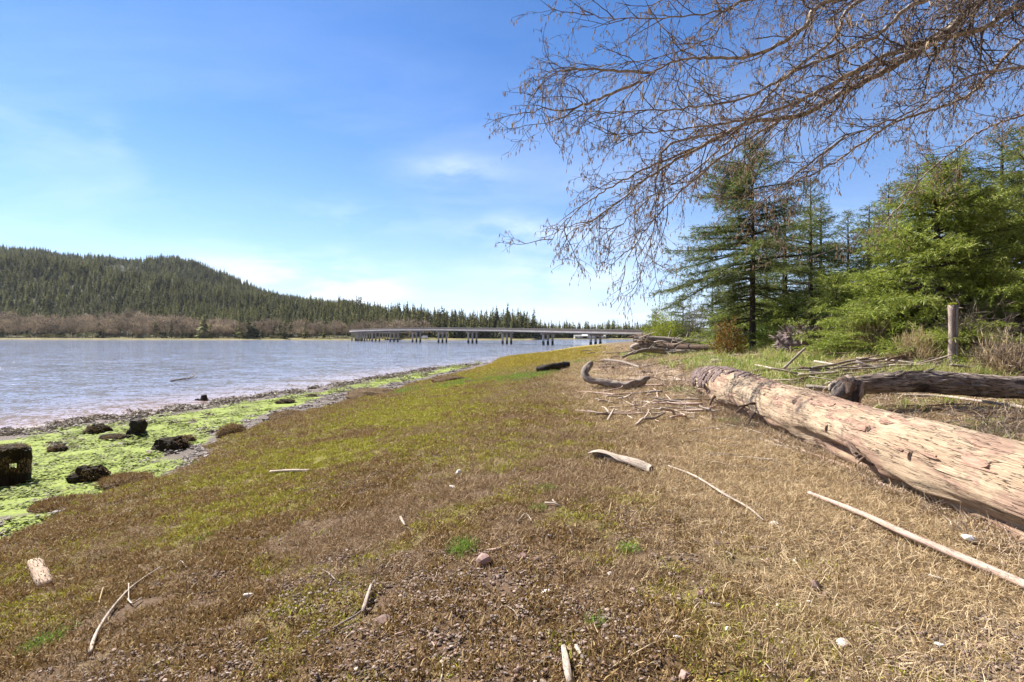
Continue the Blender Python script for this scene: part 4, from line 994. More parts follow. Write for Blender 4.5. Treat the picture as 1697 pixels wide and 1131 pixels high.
def logdisp(U, AN, seed):
    c, s_ = np.cos(AN), np.sin(AN)
    big = .10*(fbm(U*.8+c*.6, s_*1.2+U*.2, 3, seed)-.5)*2
    gro = .034*(fbm(U*1.2+50, (AN+10)*9, 3, seed+9)-.5)*2
    fine = .012*(fbm(U*5+9, (AN+10)*30, 2, seed+19)-.5)*2
    crack = -.07*np.clip(1-np.abs(vn(U*.8+3, (AN+10)*6, seed+30)-.5)/.035, 0, 1)*(vn(U*1.1, (AN+7)*3, seed+31) > .42)-.05*np.clip(1-np.abs(vn(U*1.3+13, (AN+10)*11, seed+40)-.5)/.04, 0, 1)*(vn(U*1.6, (AN+7)*4, seed+41) > .5)
    w = np.clip(np.cos(AN+np.pi), -1, 1)
    return big+gro+fine+crack
def stub(root, name, pts, r, mat, sides=8, seed=0):
    q = densify(pts, .03); return MB().tube(q, rads(r, len(q)), sides, True, .10, seed, rough=.12).build(name, mat, root, True)
def big_log():
    axis = [(3.6, 1.0, 2.38), (3.80, 2.6, 2.375), (4.02, 4.7, 2.385), (4.24, 7.0, 2.44), (4.40, 9.0, 2.49), (4.62, 11, 2.51), (4.98, 13.3, 2.47)]
    root = empty('driftwood_log', (4.2, 6, 2.1), 0, "huge pale peeled driftwood log lying along the beach at right", 'log'); B = Vector(root.location)
    axis = [Vector(a)-B for a in axis]
    def disp(U, AN, seed):
        d = logdisp(U, AN, seed)
        # hollow broken away underneath on the water side: cos(AN) < 0 is the right-hand side of the axis
        under = np.exp(-((AN-(-.45))/.35)**2)+np.exp(-((AN-(np.pi+.45))/.35)**2)
        d = d-.14*np.exp(-((AN-(-.75))/.45)**2)*sm(.35, .75, vn(U*2.3, AN*1.5, seed+62))-.14*np.exp(-((AN-(np.pi+.75))/.45)**2)*sm(.35, .75, vn(U*2.3, AN*1.5, seed+62))-.24*under*(vn(U*.75, U*0+2, seed+60) > .0)*sm(.35, .7, vn(U*.75, U*0+2, seed+60))
        end = sm(11.2, 12.3, U); d = d+end*(.22*(fbm(U*3, (AN+5)*2.5, 3, seed+70)-.5)-.03)
        return d
    vs, fs, uv, surf = big_tube(axis, [.385, .385, .385, .37, .365, .38, .40, .33], 144, .035, 5, disp)
    mesh('log_body', vs, fs, 'log_wood', root, True, uv)
    left = math.pi if surf(.5, math.pi)[1].x < 0 else 0.0
    sg = 1 if left == 0 else -1
    def A(deg): return left+sg*R_(deg)*(1 if left == 0 else 1)   # degrees above the water-side horizontal
    # bark left on the far end: separate ragged plates
    rng = random.Random(4)
    for i in range(120):
        t = .70+.285*rng.random()**.7; dg = 90+(25+75*sm(.72, .9, t))*rng.uniform(-1, 1); c, n_, T_ = surf(t, A(dg)); s_ = n_.cross(T_).normalized()
        a = .08+.13*rng.random(); b = .06+.12*rng.random(); k = 8; vs2 = []; top = []
        for q in range(k):
            an = 2*math.pi*q/k; rr = .7+.5*rng.random(); e = T_*(math.cos(an)*b*rr)+s_*(math.sin(an)*a*rr)
            off = -(math.sin(an)*a*rr)**2/(2*.36)
            vs2.append(c+e+n_*(off-.012)); top.append(c+e*.9+n_*(off+.018+.012*rng.random()))
        vs2 += top; vs2.append(c+n_*.04); f2 = [[q, (q+1) % k, k+(q+1) % k, k+q] for q in range(k)]+[[k+q, k+(q+1) % k, 2*k] for q in range(k)]
        mesh('bark_plate', vs2, f2, 'log_bark', root)
    for i in range(70):
        t = .05+.75*rng.random(); dg = rng.uniform(-5, 120); c, n_, T_ = surf(t, A(dg)); s_ = n_.cross(T_).normalized()
        a = .012+.035*rng.random(); b = .06+.22*rng.random(); k = 9; vs2 = []; top = []
        for q in range(k):
            an = 2*math.pi*q/k; rr = .6+.7*rng.random(); e = T_*(math.cos(an)*b*rr)+s_*(math.sin(an)*a*rr); off = -(math.sin(an)*a*rr)**2/.76
            vs2.append(c+e+n_*(off-.012)); top.append(c+e*.94+n_*(off+.004+.010*rng.random()))
        vs2 += top; vs2.append(c+n_*.012); f2 = [[q, (q+1) % k, k+(q+1) % k, k+q] for q in range(k)]+[[k+q, k+(q+1) % k, 2*k] for q in range(k)]
        uv2 = [(vs2[j].y*1.0+i, vs2[j].z*.8+i*.3) for f_ in f2 for j in f_]
        mesh('wood_flake', vs2, f2, rng.choice(('log_wood', 'flake_red', 'flake_red')), root, False, uv2)
    # stubs and knots
    def st(t, deg, L, r, mat='brown_wood', bend=(0, 0, 0), name='branch_stub', k=0):
        c, n_, T_ = surf(t, A(deg)); p1 = c-n_*.05; p2 = c+n_*L*.5+Vector(bend)*.4; p3 = c+n_*L+Vector(bend)
        stub(root, name, [p1, p2, p3], [r*1.2, r, r*.55], mat, 9, k)
    st(.60, 4, .17, .022, bend=(.0, -.10, -.02), k=1); st(.625, -8, .19, .02, bend=(-.02, -.16, .02), k=2); st(.64, -14, .13, .018, bend=(0, .05, -.12), k=3)
    st(.60, -16, .12, .02, bend=(0, -.02, -.2), k=8)
    st(.78, -20, .10, .028, bend=(0, 0, -.18), k=4); st(.84, 30, .06, .02, bend=(0, -.04, .04), k=5)
    c, n_, T_ = surf(.365, A(-6))
    stub(root, 'broken_root', [c-n_*.04+Vector((0, .24, .05)), c+n_*.03+Vector((0, .12, .06)), c+n_*.06+Vector((0, 0, .045)), c+n_*.07+Vector((-.0, -.08, .0)), c+n_*.05+Vector((0, -.16, -.04)), c+n_*.0+Vector((0, -.24, -.08))], [.018, .024, .028, .036, .044, .02], 'brown_wood', 10, 6)
    for k in range(3): 
        q = c+n_*.07+Vector((0, -.10-.05*k, -.01*k)); stub(root, 'splinter', [q, q+n_*.05+Vector((0, -.03, .03-.015*k)), q+n_*.08+Vector((0, -.05+.01*k, .02-.03*k))], [.02, .013, .004], 'brown_wood', 6, k)
    for t, deg, a_, b_ in ((.47, 50, .10, .03), (.505, 38, .05, .035), (.36, 35, .035, .03), (.72, 62, .045, .04), (.30, 20, .02, .05), (.42, 12, .015, .06)):
        c, n_, T_ = surf(t, A(deg)); s_ = n_.cross(T_).normalized(); k = 10; vs2 = [c+T_*(math.cos(6.283*q/k)*a_*(.8+.4*rng.random()))+s_*(math.sin(6.283*q/k)*b_*(.8+.4*rng.random()))+n_*.004 for q in range(k)]
        vs2 += [c+(v_-c)*.55+n_*.018 for v_ in vs2]; vs2.append(c-n_*.01); f2 = [[q, (q+1) % k, k+(q+1) % k, k+q] for q in range(k)]+[[k+q, k+(q+1) % k, 2*k] for q in range(k)]
        mesh('knot', vs2, f2, 'brown_wood', root)
big_log()

def second_log():
    axis = [(6.15, 9.8, 2.60), (6.5, 9.85, 2.66), (7.2, 9.95, 2.70), (8.3, 10.05, 2.72), (9.4, 10.15, 2.63), (10.6, 10.3, 2.58), (13.5, 10.6, 2.6)]
    root = empty('driftwood_log', (8, 10, 2.3), 0, "dark weathered log with a root end lying behind the pale log", 'log'); B = Vector(root.location); axis = [Vector(a)-B for a in axis]
    vs, fs, uv, surf = big_tube(axis, [.14, .21, .22, .22, .225, .24, .25], 72, .05, 23, lambda U, AN, sd: logdisp(U, AN, sd)*1.9); mesh('log_body', vs, fs, 'charred_wood', root, True, uv)
    j = Vector((6.35, 9.8, 2.66))-B
    stub(root, 'root', [j+Vector((.2, 0, .0)), j+Vector((.12, -.08, -.14)), j+Vector((.05, -.16, -.34)), j+Vector((-.02, -.2, -.48))], [.2, .18, .13, .09], 'charred_wood', 12, 1)
    stub(root, 'root', [j+Vector((.1, 0, 0)), j+Vector((-.12, -.1, -.08)), j+Vector((-.26, -.15, -.22)), j+Vector((-.3, -.18, -.42))], [.2, .17, .12, .06], 'charred_wood', 12, 2)
    rg = random.Random(8)
    for q in range(12):
        c, n_, T_ = surf(.03+.5*rg.random(), rg.uniform(-.6, 3.6)); stub(root, 'splinter', [c-n_*.03-T_*.05, c+n_*.03+T_*.05, c+n_*(.05+.08*rg.random())+T_*(.12+.2*rg.random())], [.035, .025, .006], rg.choice(('charred_wood', 'grey_wood')), 6, q)
    stub(root, 'root', [j+Vector((.0, 0, .02)), j+Vector((-.05, -.2, .0)), j+Vector((-.12, -.32, -.12))], [.17, .1, .04], 'brown_wood', 10, 5)
second_log()

# ------------------------------------------------------------------ single pieces of driftwood, sticks and poles
def piece(path, r, mat, name, label, cat, px=True, lift=None, sides=8, group=None, seed=0, step=.05, rough=.15, sq=1.0, jit=.05):
    """a stick or log along photo pixels on the ground; r are radii in metres"""
    pr = rads(r if hasattr(r, '__len__') else [r, r], len(path)); w = []
    for i, q in enumerate(path):
        g = at(q[0], q[1]) if px else Vector((q[0], q[1], hz(q[0], q[1]))); g.z += pr[i]*.75+(q[2] if len(q) > 2 else 0); w.append(g)
    base = w[len(w)//2].copy(); base.z -= pr[len(w)//2]
    L = sum((w[i+1]-w[i]).length for i in range(len(w)-1)); pts = densify([a-base for a in w], max(step, L/60)); n = len(pts)
    o = MB().tube(pts, rads(r if hasattr(r, '__len__') else [r, r], n), sides, True, jit, seed, sq, rough=rough).build(name, mat, None, True)
    o.location = base; return tag(o, label, cat, group)
piece([(1341, 826, .04), (1430, 865, .05), (1500, 899, .05), (1580, 935, .05), (1697, 986, .045), (1790, 1029, .03)], [.016, .021, .024, .026, .028], 'pink_wood', 'wooden_pole', "long straight pinkish pole lying in straw at lower right", 'pole', sides=14, step=.03, rough=.07, jit=.01)
piece([(1108, 777, .03), (1150, 797, .05), (1200, 828, .045), (1240, 850, .04), (1266, 868, .02)], [.007, .011, .012, .010, .008], 'bleached_wood', 'stick', "slender crooked pale stick left of the long pinkish pole", 'stick')
piece([(448, 785, .01), (480, 784, .015), (514, 783, .01)], [.022, .024, .022], 'bleached_wood', 'stick', "short straight white stick lying alone on the brown marsh", 'stick', sides=10)
piece([(150, 1087, .01), (158, 1062, .02), (176, 1030, .02), (200, 1000, .03), (226, 972, .02), (266, 942, .01)], [.011, .010, .009, .008, .006, .003], 'bleached_wood', 'stick', "long curved bare twig at lower left of the marsh", 'stick')
piece([(214, 978, .05), (214, 1000, .01)], .004, 'bleached_wood', 'stick', "tiny upright twig crossing the long curved twig", 'stick')
piece([(212, 998, .02), (222, 1006, .02), (236, 996, .02)], .005, 'bleached_wood', 'stick', "bent twig just right of the long curved twig", 'stick')
piece([(288, 948, .01), (300, 936, .03), (310, 944, .01)], .005, 'bleached_wood', 'stick', "small hooked twig beyond the long curved twig", 'stick')
piece([(530, 945, .01), (545, 955, .02), (560, 968, .01)], .004, 'bleached_wood', 'stick', "thin pale twig at lower centre left", 'stick')
piece([(525, 1062, .01), (575, 1035, .02), (602, 1018, .02), (612, 985, .02)], [.004, .006, .007, .006], 'grey_wood', 'stick', "crooked dark twig ending beside the reddish bark slab", 'stick')
piece([(602, 1020, .01), (610, 1000, .04), (616, 982, .05)], [.012, .013, .006], 'bleached_wood', 'driftwood', "forked pale wood splinter near the reddish bark slab", 'driftwood')
piece([(934, 1080, .02), (938, 1100, .02), (946, 1140, .01)], [.010, .018, .016], 'bleached_wood', 'driftwood', "weathered splintered wood chunk at the bottom edge", 'driftwood', sides=9, rough=.35)
piece([(955, 1076, .01), (968, 1098, .01)], [.010, .008], 'bleached_wood', 'driftwood', "small splinter right of the bottom edge wood chunk", 'driftwood')
piece([(858, 868, .01), (872, 858, .03), (884, 870, .01)], .006, 'bleached_wood', 'stick', "small boomerang shaped twig near picture centre", 'stick')
piece([(903, 836, .01), (918, 838, .02), (930, 842, .01)], .007, 'bleached_wood', 'stick', "short pale twig up from the boomerang shaped twig", 'stick')
piece([(916, 833, .02), (922, 838, .02)], .006, 'bleached_wood', 'stick', "stubby side twig on the centre marsh", 'stick')
piece([(664, 862, .02), (672, 876, .02)], [.012, .01], 'bleached_wood', 'driftwood', "small white wood flake left of centre on the marsh", 'driftwood')
piece([(775, 858, 0), (790, 872, .01)], .003, 'bleached_wood', 'stick', "fine dry stem right of the small white wood flake", 'stick')
piece([(940, 872, .01), (948, 886, .01), (950, 900, .01)], .006, 'grey_wood', 'stick', "bent twig below the boomerang shaped twig", 'stick')
piece([(805, 918, .01), (830, 914, .01)], .012, 'pink_wood', 'driftwood', "pinkish wood sliver above the pink angular stone", 'driftwood')
piece([(160, 1018, .0), (172, 985, .05), (180, 980, .03)], .004, 'straw', 'stick', "pale upright stem left of the long curved twig", 'stick')
piece([(1010, 1110, .0), (1080, 1075, .02), (1108, 1060, .0)], .003, 'straw', 'stick', "long fine straw stem near the bottom centre right", 'stick')
piece([(1205, 868, .0), (1218, 878, .02)], .004, 'brown_wood', 'stick', "dark twig right of the slender crooked stick", 'stick')
piece([(1640, 893, .0), (1697, 910, .02), (1730, 916, 0)], .007, 'bleached_wood', 'stick', "pale reed stem beside the white lump under the log", 'stick')
piece([(1540, 958, .01), (1575, 968, .01)], .012, 'bleached_wood', 'driftwood', "flat whitish wood chip right of the brown stone pair", 'driftwood', sq=.4)
piece([(1563, 974, .0), (1580, 976, .01)], .007, 'bleached_wood', 'driftwood', "small chip touching the flat whitish wood chip", 'driftwood')
piece([(890, 619, .06), (915, 616, .07), (940, 611, .06)], [.15, .17, .16], 'dark_wood', 'charred_log', "short black waterlogged log on the grass", 'log', sides=16, rough=.2)
def hook():
    path = [(980, 608, 15.6), (973, 617, 15.3), (969, 628, 15.1), (978, 638, 14.95), (992, 640, 14.9), (1010, 643, 14.85), (1035, 647, 14.7), (1056, 643, 14.8), (1076, 633, 15.1)]
    w = [P(*q) for q in path]; base = w[5].copy(); base.z = hz(base.x, base.y)-.02; up = max(0, base.z+.12-w[6].z)
    pts = densify([a-base+Vector((0, 0, up)) for a in w], .06); o = MB().tube(pts, rads([.07, .11, .10, .085, .11, .105, .13, .11, .05], len(pts)), 16, True, .06, 4, rough=.32).build('curved_driftwood', 'grey_wood', None, True)
    o.location = base; tag(o, "thick hook shaped driftwood branch curling up at its left end", 'driftwood')
hook()
piece([(283, 633, .02), (300, 631, .06), (316, 629, .10), (326, 624, .30)], [.06, .07, .05, .02], 'grey_wood', 'floating_branch', "bare branch floating in the water", 'branch', sides=7)
piece([(308, 631, .06), (318, 627, .25)], [.03, .01], 'grey_wood', 'floating_branch', "small upturned twig by the branch floating in the water", 'branch', sides=6)
# weathered post in the bank grass
def post():
    D = 14.6; x = (1578-CX)/F*D; g = CAMZ-(578-yh(1578))/F*D
    r = empty('fence_post', (x, D, min(g, hz(x, D))-.1), 0, "weathered split wooden post standing in the bank grass", 'post'); hh = CAMZ-(506-yh(1578))/F*D-r.location.z
    o = MB().tube([(0, 0, z) for z in np.linspace(0, hh, 14)], rads([.10, .09, .088, .095], 14), 14, True, .03, 3, rough=.10).build('post_body', 'post_wood', r, True)
    MB().tube([(.05, -.10, z) for z in np.linspace(.1, hh-.02, 8)], .035, 6, True, .1, 2).build('split_strip', 'grey_wood', r, True)
    rng = np.random.default_rng(3); n = 260; a = rng.random(n)*6.28; q = rng.random(n)**.5*.09; p = np.stack([np.cos(a)*q, np.sin(a)*q, np.full(n, hh)], -1); d = unit(rng.normal(size=(n, 3))+np.array([0, 0, 1.6]))
    v, f = quads_from(p, d, side_of(d, rng), rng.uniform(.03, .10, n), rng.uniform(.01, .02, n)); o = mesh('moss', v, f, 'bush_yellow', r); o['kind'] = 'stuff'
post()

def hollow_wood():
    # bleached piece with a hollow open at its left end: an open shell
    a = at(980, 760); b = at(1080, 783); a.z += .03; b.z += .035; r = empty('hollow_driftwood', a.lerp(b, .5), 0, "bleached hollow driftwood piece lying on straw near picture centre", 'driftwood'); B = Vector(r.location)
    t = (b-a); L = t.length; t = t.normalized(); s_ = t.cross(Vector((0, 0, 1))).normalized(); up = s_.cross(t)
    def shell(scale, th, name, u0, u1, a0, a1):
        vs = []; fs = []; n, k = 22, 12; uv = []
        for layer in (0, 1):
            for i in range(n+1):
                u = u0+(u1-u0)*i/n; rr = .07*scale*(1.0-.35*u)*(1+.12*math.sin(u*9)+.3*math.exp(-((u-.15)/.12)**2)); 
                for j in range(k+1):
                    a0_ = a0+1.25*(1-float(sm(.3, .62, u))) if scale == 1.0 else a0; an = a0_+(a1-a0_)*j/k; wv = rr*(1+.10*math.sin(j*2.1+u*7))-(th if layer else 0)
                    vs.append(a-B+t*(u*L)+s_*(math.cos(an)*wv*1.15)+up*(math.sin(an)*wv*.95+.05*math.sin(u*3.0)-.01))
        W_ = k+1; N_ = (n+1)*W_
        for i in range(n):
            for j in range(k):
                q = [i*W_+j, i*W_+j+1, (i+1)*W_+j+1, (i+1)*W_+j]; fs.append(q); fs.append([x+N_ for x in q[::-1]])
        for i in range(n):
            for j in (0, k): q = [i*W_+j, (i+1)*W_+j, (i+1)*W_+j+N_, i*W_+j+N_]; fs.append(q if j else q[::-1])
        for j in range(k):
            for i in (0, n): q = [i*W_+j, i*W_+j+1, i*W_+j+1+N_, i*W_+j+N_]; fs.append(q[::-1] if i else q)
        for q in fs: uv += [((i_ % N_)//W_*.03, (i_ % W_)*.02) for i_ in q]
        return mesh(name, vs, fs, 'bleached_wood', r, True, uv)
    shell(1.0, .012, 'shell', -.02, 1.0, -.35, 3.4); shell(.75, .012, 'inner_lip', .30, .95, -1.5, .2)
hollow_wood()
def slab(px0, py0, px1, py1, w, h, mat, name, label, cat, seed=0, up=.01):
    a = at(px0, py0); b = at(px1, py1); a.z += up; b.z += up; c = a.lerp(b, .5); t = (b-a); L = t.length; t = t.normalized(); s_ = t.cross(Vector((0, 0, 1))).normalized(); z = s_.cross(t); rng = random.Random(seed)
    n = 14; k = 10; vs = []; fs = []; uv = []
    for i in range(n+1):
        u = i/n-.5; e = 1-.6*max(0, abs(u)*2-.8)-.18*rng.random()
        for j in range(k):
            an = 2*math.pi*j/k; ww = w*.5*e*(1+.10*rng.random()); hh = h*.5*e
            vs.append(t*(u*L+.02*w*rng.gauss(0, 1))+s_*(ww*math.copysign(abs(math.cos(an))**.6, math.cos(an)))+z*(hh*math.copysign(abs(math.sin(an))**.6, math.sin(an))+hh*.6))
    for i in range(n):
        for j in range(k):
            j2 = (j+1) % k; fs.append([i*k+j, i*k+j2, (i+1)*k+j2, (i+1)*k+j]); uv += [(i/n*L, j*.02), (i/n*L, j*.02+.02), ((i+1)/n*L, j*.02+.02), ((i+1)/n*L, j*.02)]
    fs.append(list(range(k))[::-1]); fs.append([n*k+j for j in range(k)]); uv += [(0, 0)]*(2*k)
    o = mesh(name, vs, fs, mat, None, True, uv); o.location = c; return tag(o, label, cat)
slab(58, 936, 76, 976, .13, .08, 'log_wood', 'driftwood_block', "thick pale sawn wood chunk at left on brown marsh", 'driftwood', 1)
slab(1098, 578, 1112, 590, .32, .12, 'bleached_wood', 'driftwood_slab', "short whitish slab leaning in front of the far log pile", 'driftwood', 2, .1)

# ------------------------------------------------------------------ rocks and shells
def rock(loc, sz, mat, name, label, cat='stone', seed=0, flat=.6, group=None, sub=2):
    bm = bmesh.new(); bmesh.ops.create_icosphere(bm, subdivisions=sub, radius=1); rng = np.random.default_rng(seed); pl = unit(rng.normal(size=(7, 3))); dd = .38+.42*rng.random(7)
    for v in bm.verts:
        c = np.array(v.co)
        for a, b in zip(pl, dd):
            t = c@a
            if t > b: c = c-a*(t-b)*.9
        c *= 1+.06*rng.normal()*.5; v.co = c*np.array([sz*.5, sz*.5*(.6+.4*rng.random() if False else .78), sz*.5*flat])
    me = bpy.data.meshes.new(name); bm.to_mesh(me); bm.free(); me.materials.append(MATS[mat]); o = bpy.data.objects.new(name, me); COL.objects.link(o)
    o.location = Vector(loc)+Vector((0, 0, sz*flat*.22)); o.rotation_euler = (rng.normal()*.25, rng.normal()*.25, rng.random()*6.28); return tag(o, label, cat, group)
ROCKS = [(803, 932, 30, 'stone_pink', "angular pink grey stone under the pinkish wood sliver", .9), (866, 921, 20, 'stone_pink', "flat pinkish stone right of the angular pink grey one", .4), (890, 926, 13, 'stone_brown', "small brown stone touching the straw right of the flat pinkish stone", .5),
         (765, 952, 16, 'stone_grey', "left of two flat grey stones below the angular pink one", .4), (779, 952, 16, 'stone_grey', "right of two flat grey stones below the angular pink one", .4), (826, 955, 13, 'stone_grey', "round dark grey stone below the angular pink one", .6),
         (905, 981, 20, 'shell_white', "pale whitish stone at lower centre", .5), (1011, 950, 13, 'stone_pale', "small pale stone right of the pale whitish stone", .5), (912, 888, 10, 'stone_grey', "small grey stone above the flat pinkish stone", .8), (868, 1006, 10, 'stone_pale', "little cream pebble below the pale whitish stone", .6),
         (635, 1022, 34, 'stone_brown', "reddish brown bark slab tilted on the marsh at lower left of centre", .35), (410, 985, 20, 'stone_pale', "pale flat stone alone on the lower left marsh", .4), (760, 784, 14, 'shell_white', "white shell flake standing on edge upper centre of the marsh", .9), (750, 806, 14, 'stone_pale', "pale stone just below the white shell flake", .4),
         (853, 779, 11, 'shell_white', "small white shell right of the shell flake", .4), (1135, 1118, 28, 'stone_pink', "salmon pink rock at the bottom edge", .8), (1124, 1058, 16, 'shell_white', "white shell above the salmon pink rock", .8), (1208, 1043, 13, 'shell_white', "oval white shell right of the upper white shell", .7),
         (1270, 1031, 12, 'shell_white', "small round white shell above the straw at lower right", .7), (1172, 1023, 9, 'shell_white', "tiny white shell left of the oval one", .7), (1355, 972, 26, 'stone_brown', "brown angular stone beside a dark hollow in the straw", .8), (1370, 988, 16, 'stone_brown', "dark reddish stone leaning on the brown angular stone", .9),
         (1340, 996, 10, 'shell_white', "white fragment under the brown angular stone", .4), (1185, 1000, 20, 'stone_pale', "tan flat stone left of the brown angular stone", .4), (1163, 984, 16, 'stone_pink', "pinkish stone near the tan flat one", .6), (1190, 902, 16, 'stone_brown', "pair-forming dark stone half buried below the slender crooked stick", .8),
         (1208, 900, 14, 'stone_brown', "right hand dark stone of the pair below the slender crooked stick", .7), (1285, 866, 17, 'shell_white', "crumpled white fragment right of the slender stick end", .5), (1198, 815, 9, 'stone_pale', "round pale pebble above the slender stick", .7), (1200, 881, 12, 'stone_pale', "pale stone between slender stick and dark pair", .4),
         (1615, 890, 38, 'shell_white', "crumpled white lump on the straw under the big log", .4), (1318, 928, 13, 'shell_white', "white chip among straw above the brown angular stone", .5), (1272, 928, 11, 'stone_pink', "small pink stone in straw left of the white chip", .5), (1250, 950, 14, 'stone_pink', "orange tan stone in straw below the small pink stone", .5),
         (1558, 1066, 22, 'stone_pale', "flat cream stone at lower right", .35), (1602, 1064, 18, 'stone_pale', "thin pale stone right of the flat cream one", .3), (1630, 1068, 22, 'stone_pink', "orange tinted flat stone rightmost at the bottom", .35), (1365, 928, 15, 'stone_pale', "pale wood coloured stone near white chip", .4),
         (1398, 1064, 26, 'stone_pale', "cracked cream stone in straw at bottom right", .4), (1290, 1002, 9, 'shell_white', "tiny white shell bit above the round white shell", .6), (1335, 1035, 14, 'stone_pink', "half hidden pink stone near the bottom right", .5), (1120, 872, 11, 'stone_pink', "lone tan stone on the marsh right of centre", .5),
         (375, 1118, 18, 'stone_pale', "pale stone on the lower left bottom edge", .4), (285, 1112, 15, 'stone_pink', "pink stone left of the bottom edge pale one", .4), (1085, 1090, 18, 'stone_brown', "brown stone near the bottom right of centre", .7), (590, 1110, 14, 'stone_pale', "cream pebble near the bottom edge left of centre", .5),
         (622, 963, 10, 'stone_grey', "small dark pebble left of the flat grey pair", .6), (700, 1090, 13, 'stone_pink', "rosy pebble near the bottom edge", .5), (925, 1016, 16, 'stone_pink', "triangular tan stone right of the cream pebble", .4), (1050, 975, 14, 'stone_pink', "tan pebble left of the tan flat stone", .5)]
for i, (px, py, w, mt, lb, fl) in enumerate(ROCKS):
    g = at(px, py+w*.2); rock(g, w*g.y/F*1.05, mt, 'shell' if mt == 'shell_white' else 'stone', lb, 'shell' if mt == 'shell_white' else 'stone', i+3, fl)

# ------------------------------------------------------------------ stumps and clumps on the mudflat
def lump(c, sz, mat, seed, rough=.35, sub=4, freq=2.2, parent=None, name='mound', z0=-.15):
    bm = bmesh.new(); bmesh.ops.create_icosphere(bm, subdivisions=sub, radius=1)
    co = np.array([tuple(v.co) for v in bm.verts])
    n = (fbm(co[:, 0]*freq+seed*3.1+co[:, 2]*1.3, co[:, 1]*freq+seed, 4, seed, .6)-.5)*2*rough+(fbm(co[:, 0]*9+seed+co[:, 2]*5, co[:, 1]*9+co[:, 2]*7, 2, seed+5)-.5)*rough*.6
    co = co*(1+n)[:, None]; co = co*np.array(sz)*.5; co[:, 2] = np.maximum(co[:, 2], z0)
    for v, q in zip(bm.verts, co): v.co = q
    me = bpy.data.meshes.new(name); bm.to_mesh(me); bm.free(); me.materials.append(MATS[mat]); me.polygons.foreach_set('use_smooth', np.zeros(len(me.polygons), bool)); o = bpy.data.objects.new(name, me); COL.objects.link(o); o.location = c
    if parent: o.parent = parent
    return o
def fuzz(center, rad, n, L, mat, name, parent, seed, up=.5, w=(.004, .012)):
    rng = np.random.default_rng(seed); a = rng.random(n)*6.28; q = rng.random(n)**.5; u = unit(rng.normal(size=(n, 3))); u[:, 2] = np.abs(u[:, 2])
    p = u*np.array(rad)*(.8+.25*rng.random((n, 1)))+np.array(center); d = unit(u*.5+rng.normal(size=(n, 3))*.6+np.array([0, 0, up])); v, f = quads_from(p, d, side_of(d, rng), rng.uniform(L[0], L[1], n), rng.uniform(w[0], w[1], n))
    o = mesh(name, v, f, mat, parent); o['kind'] = 'stuff'; return o
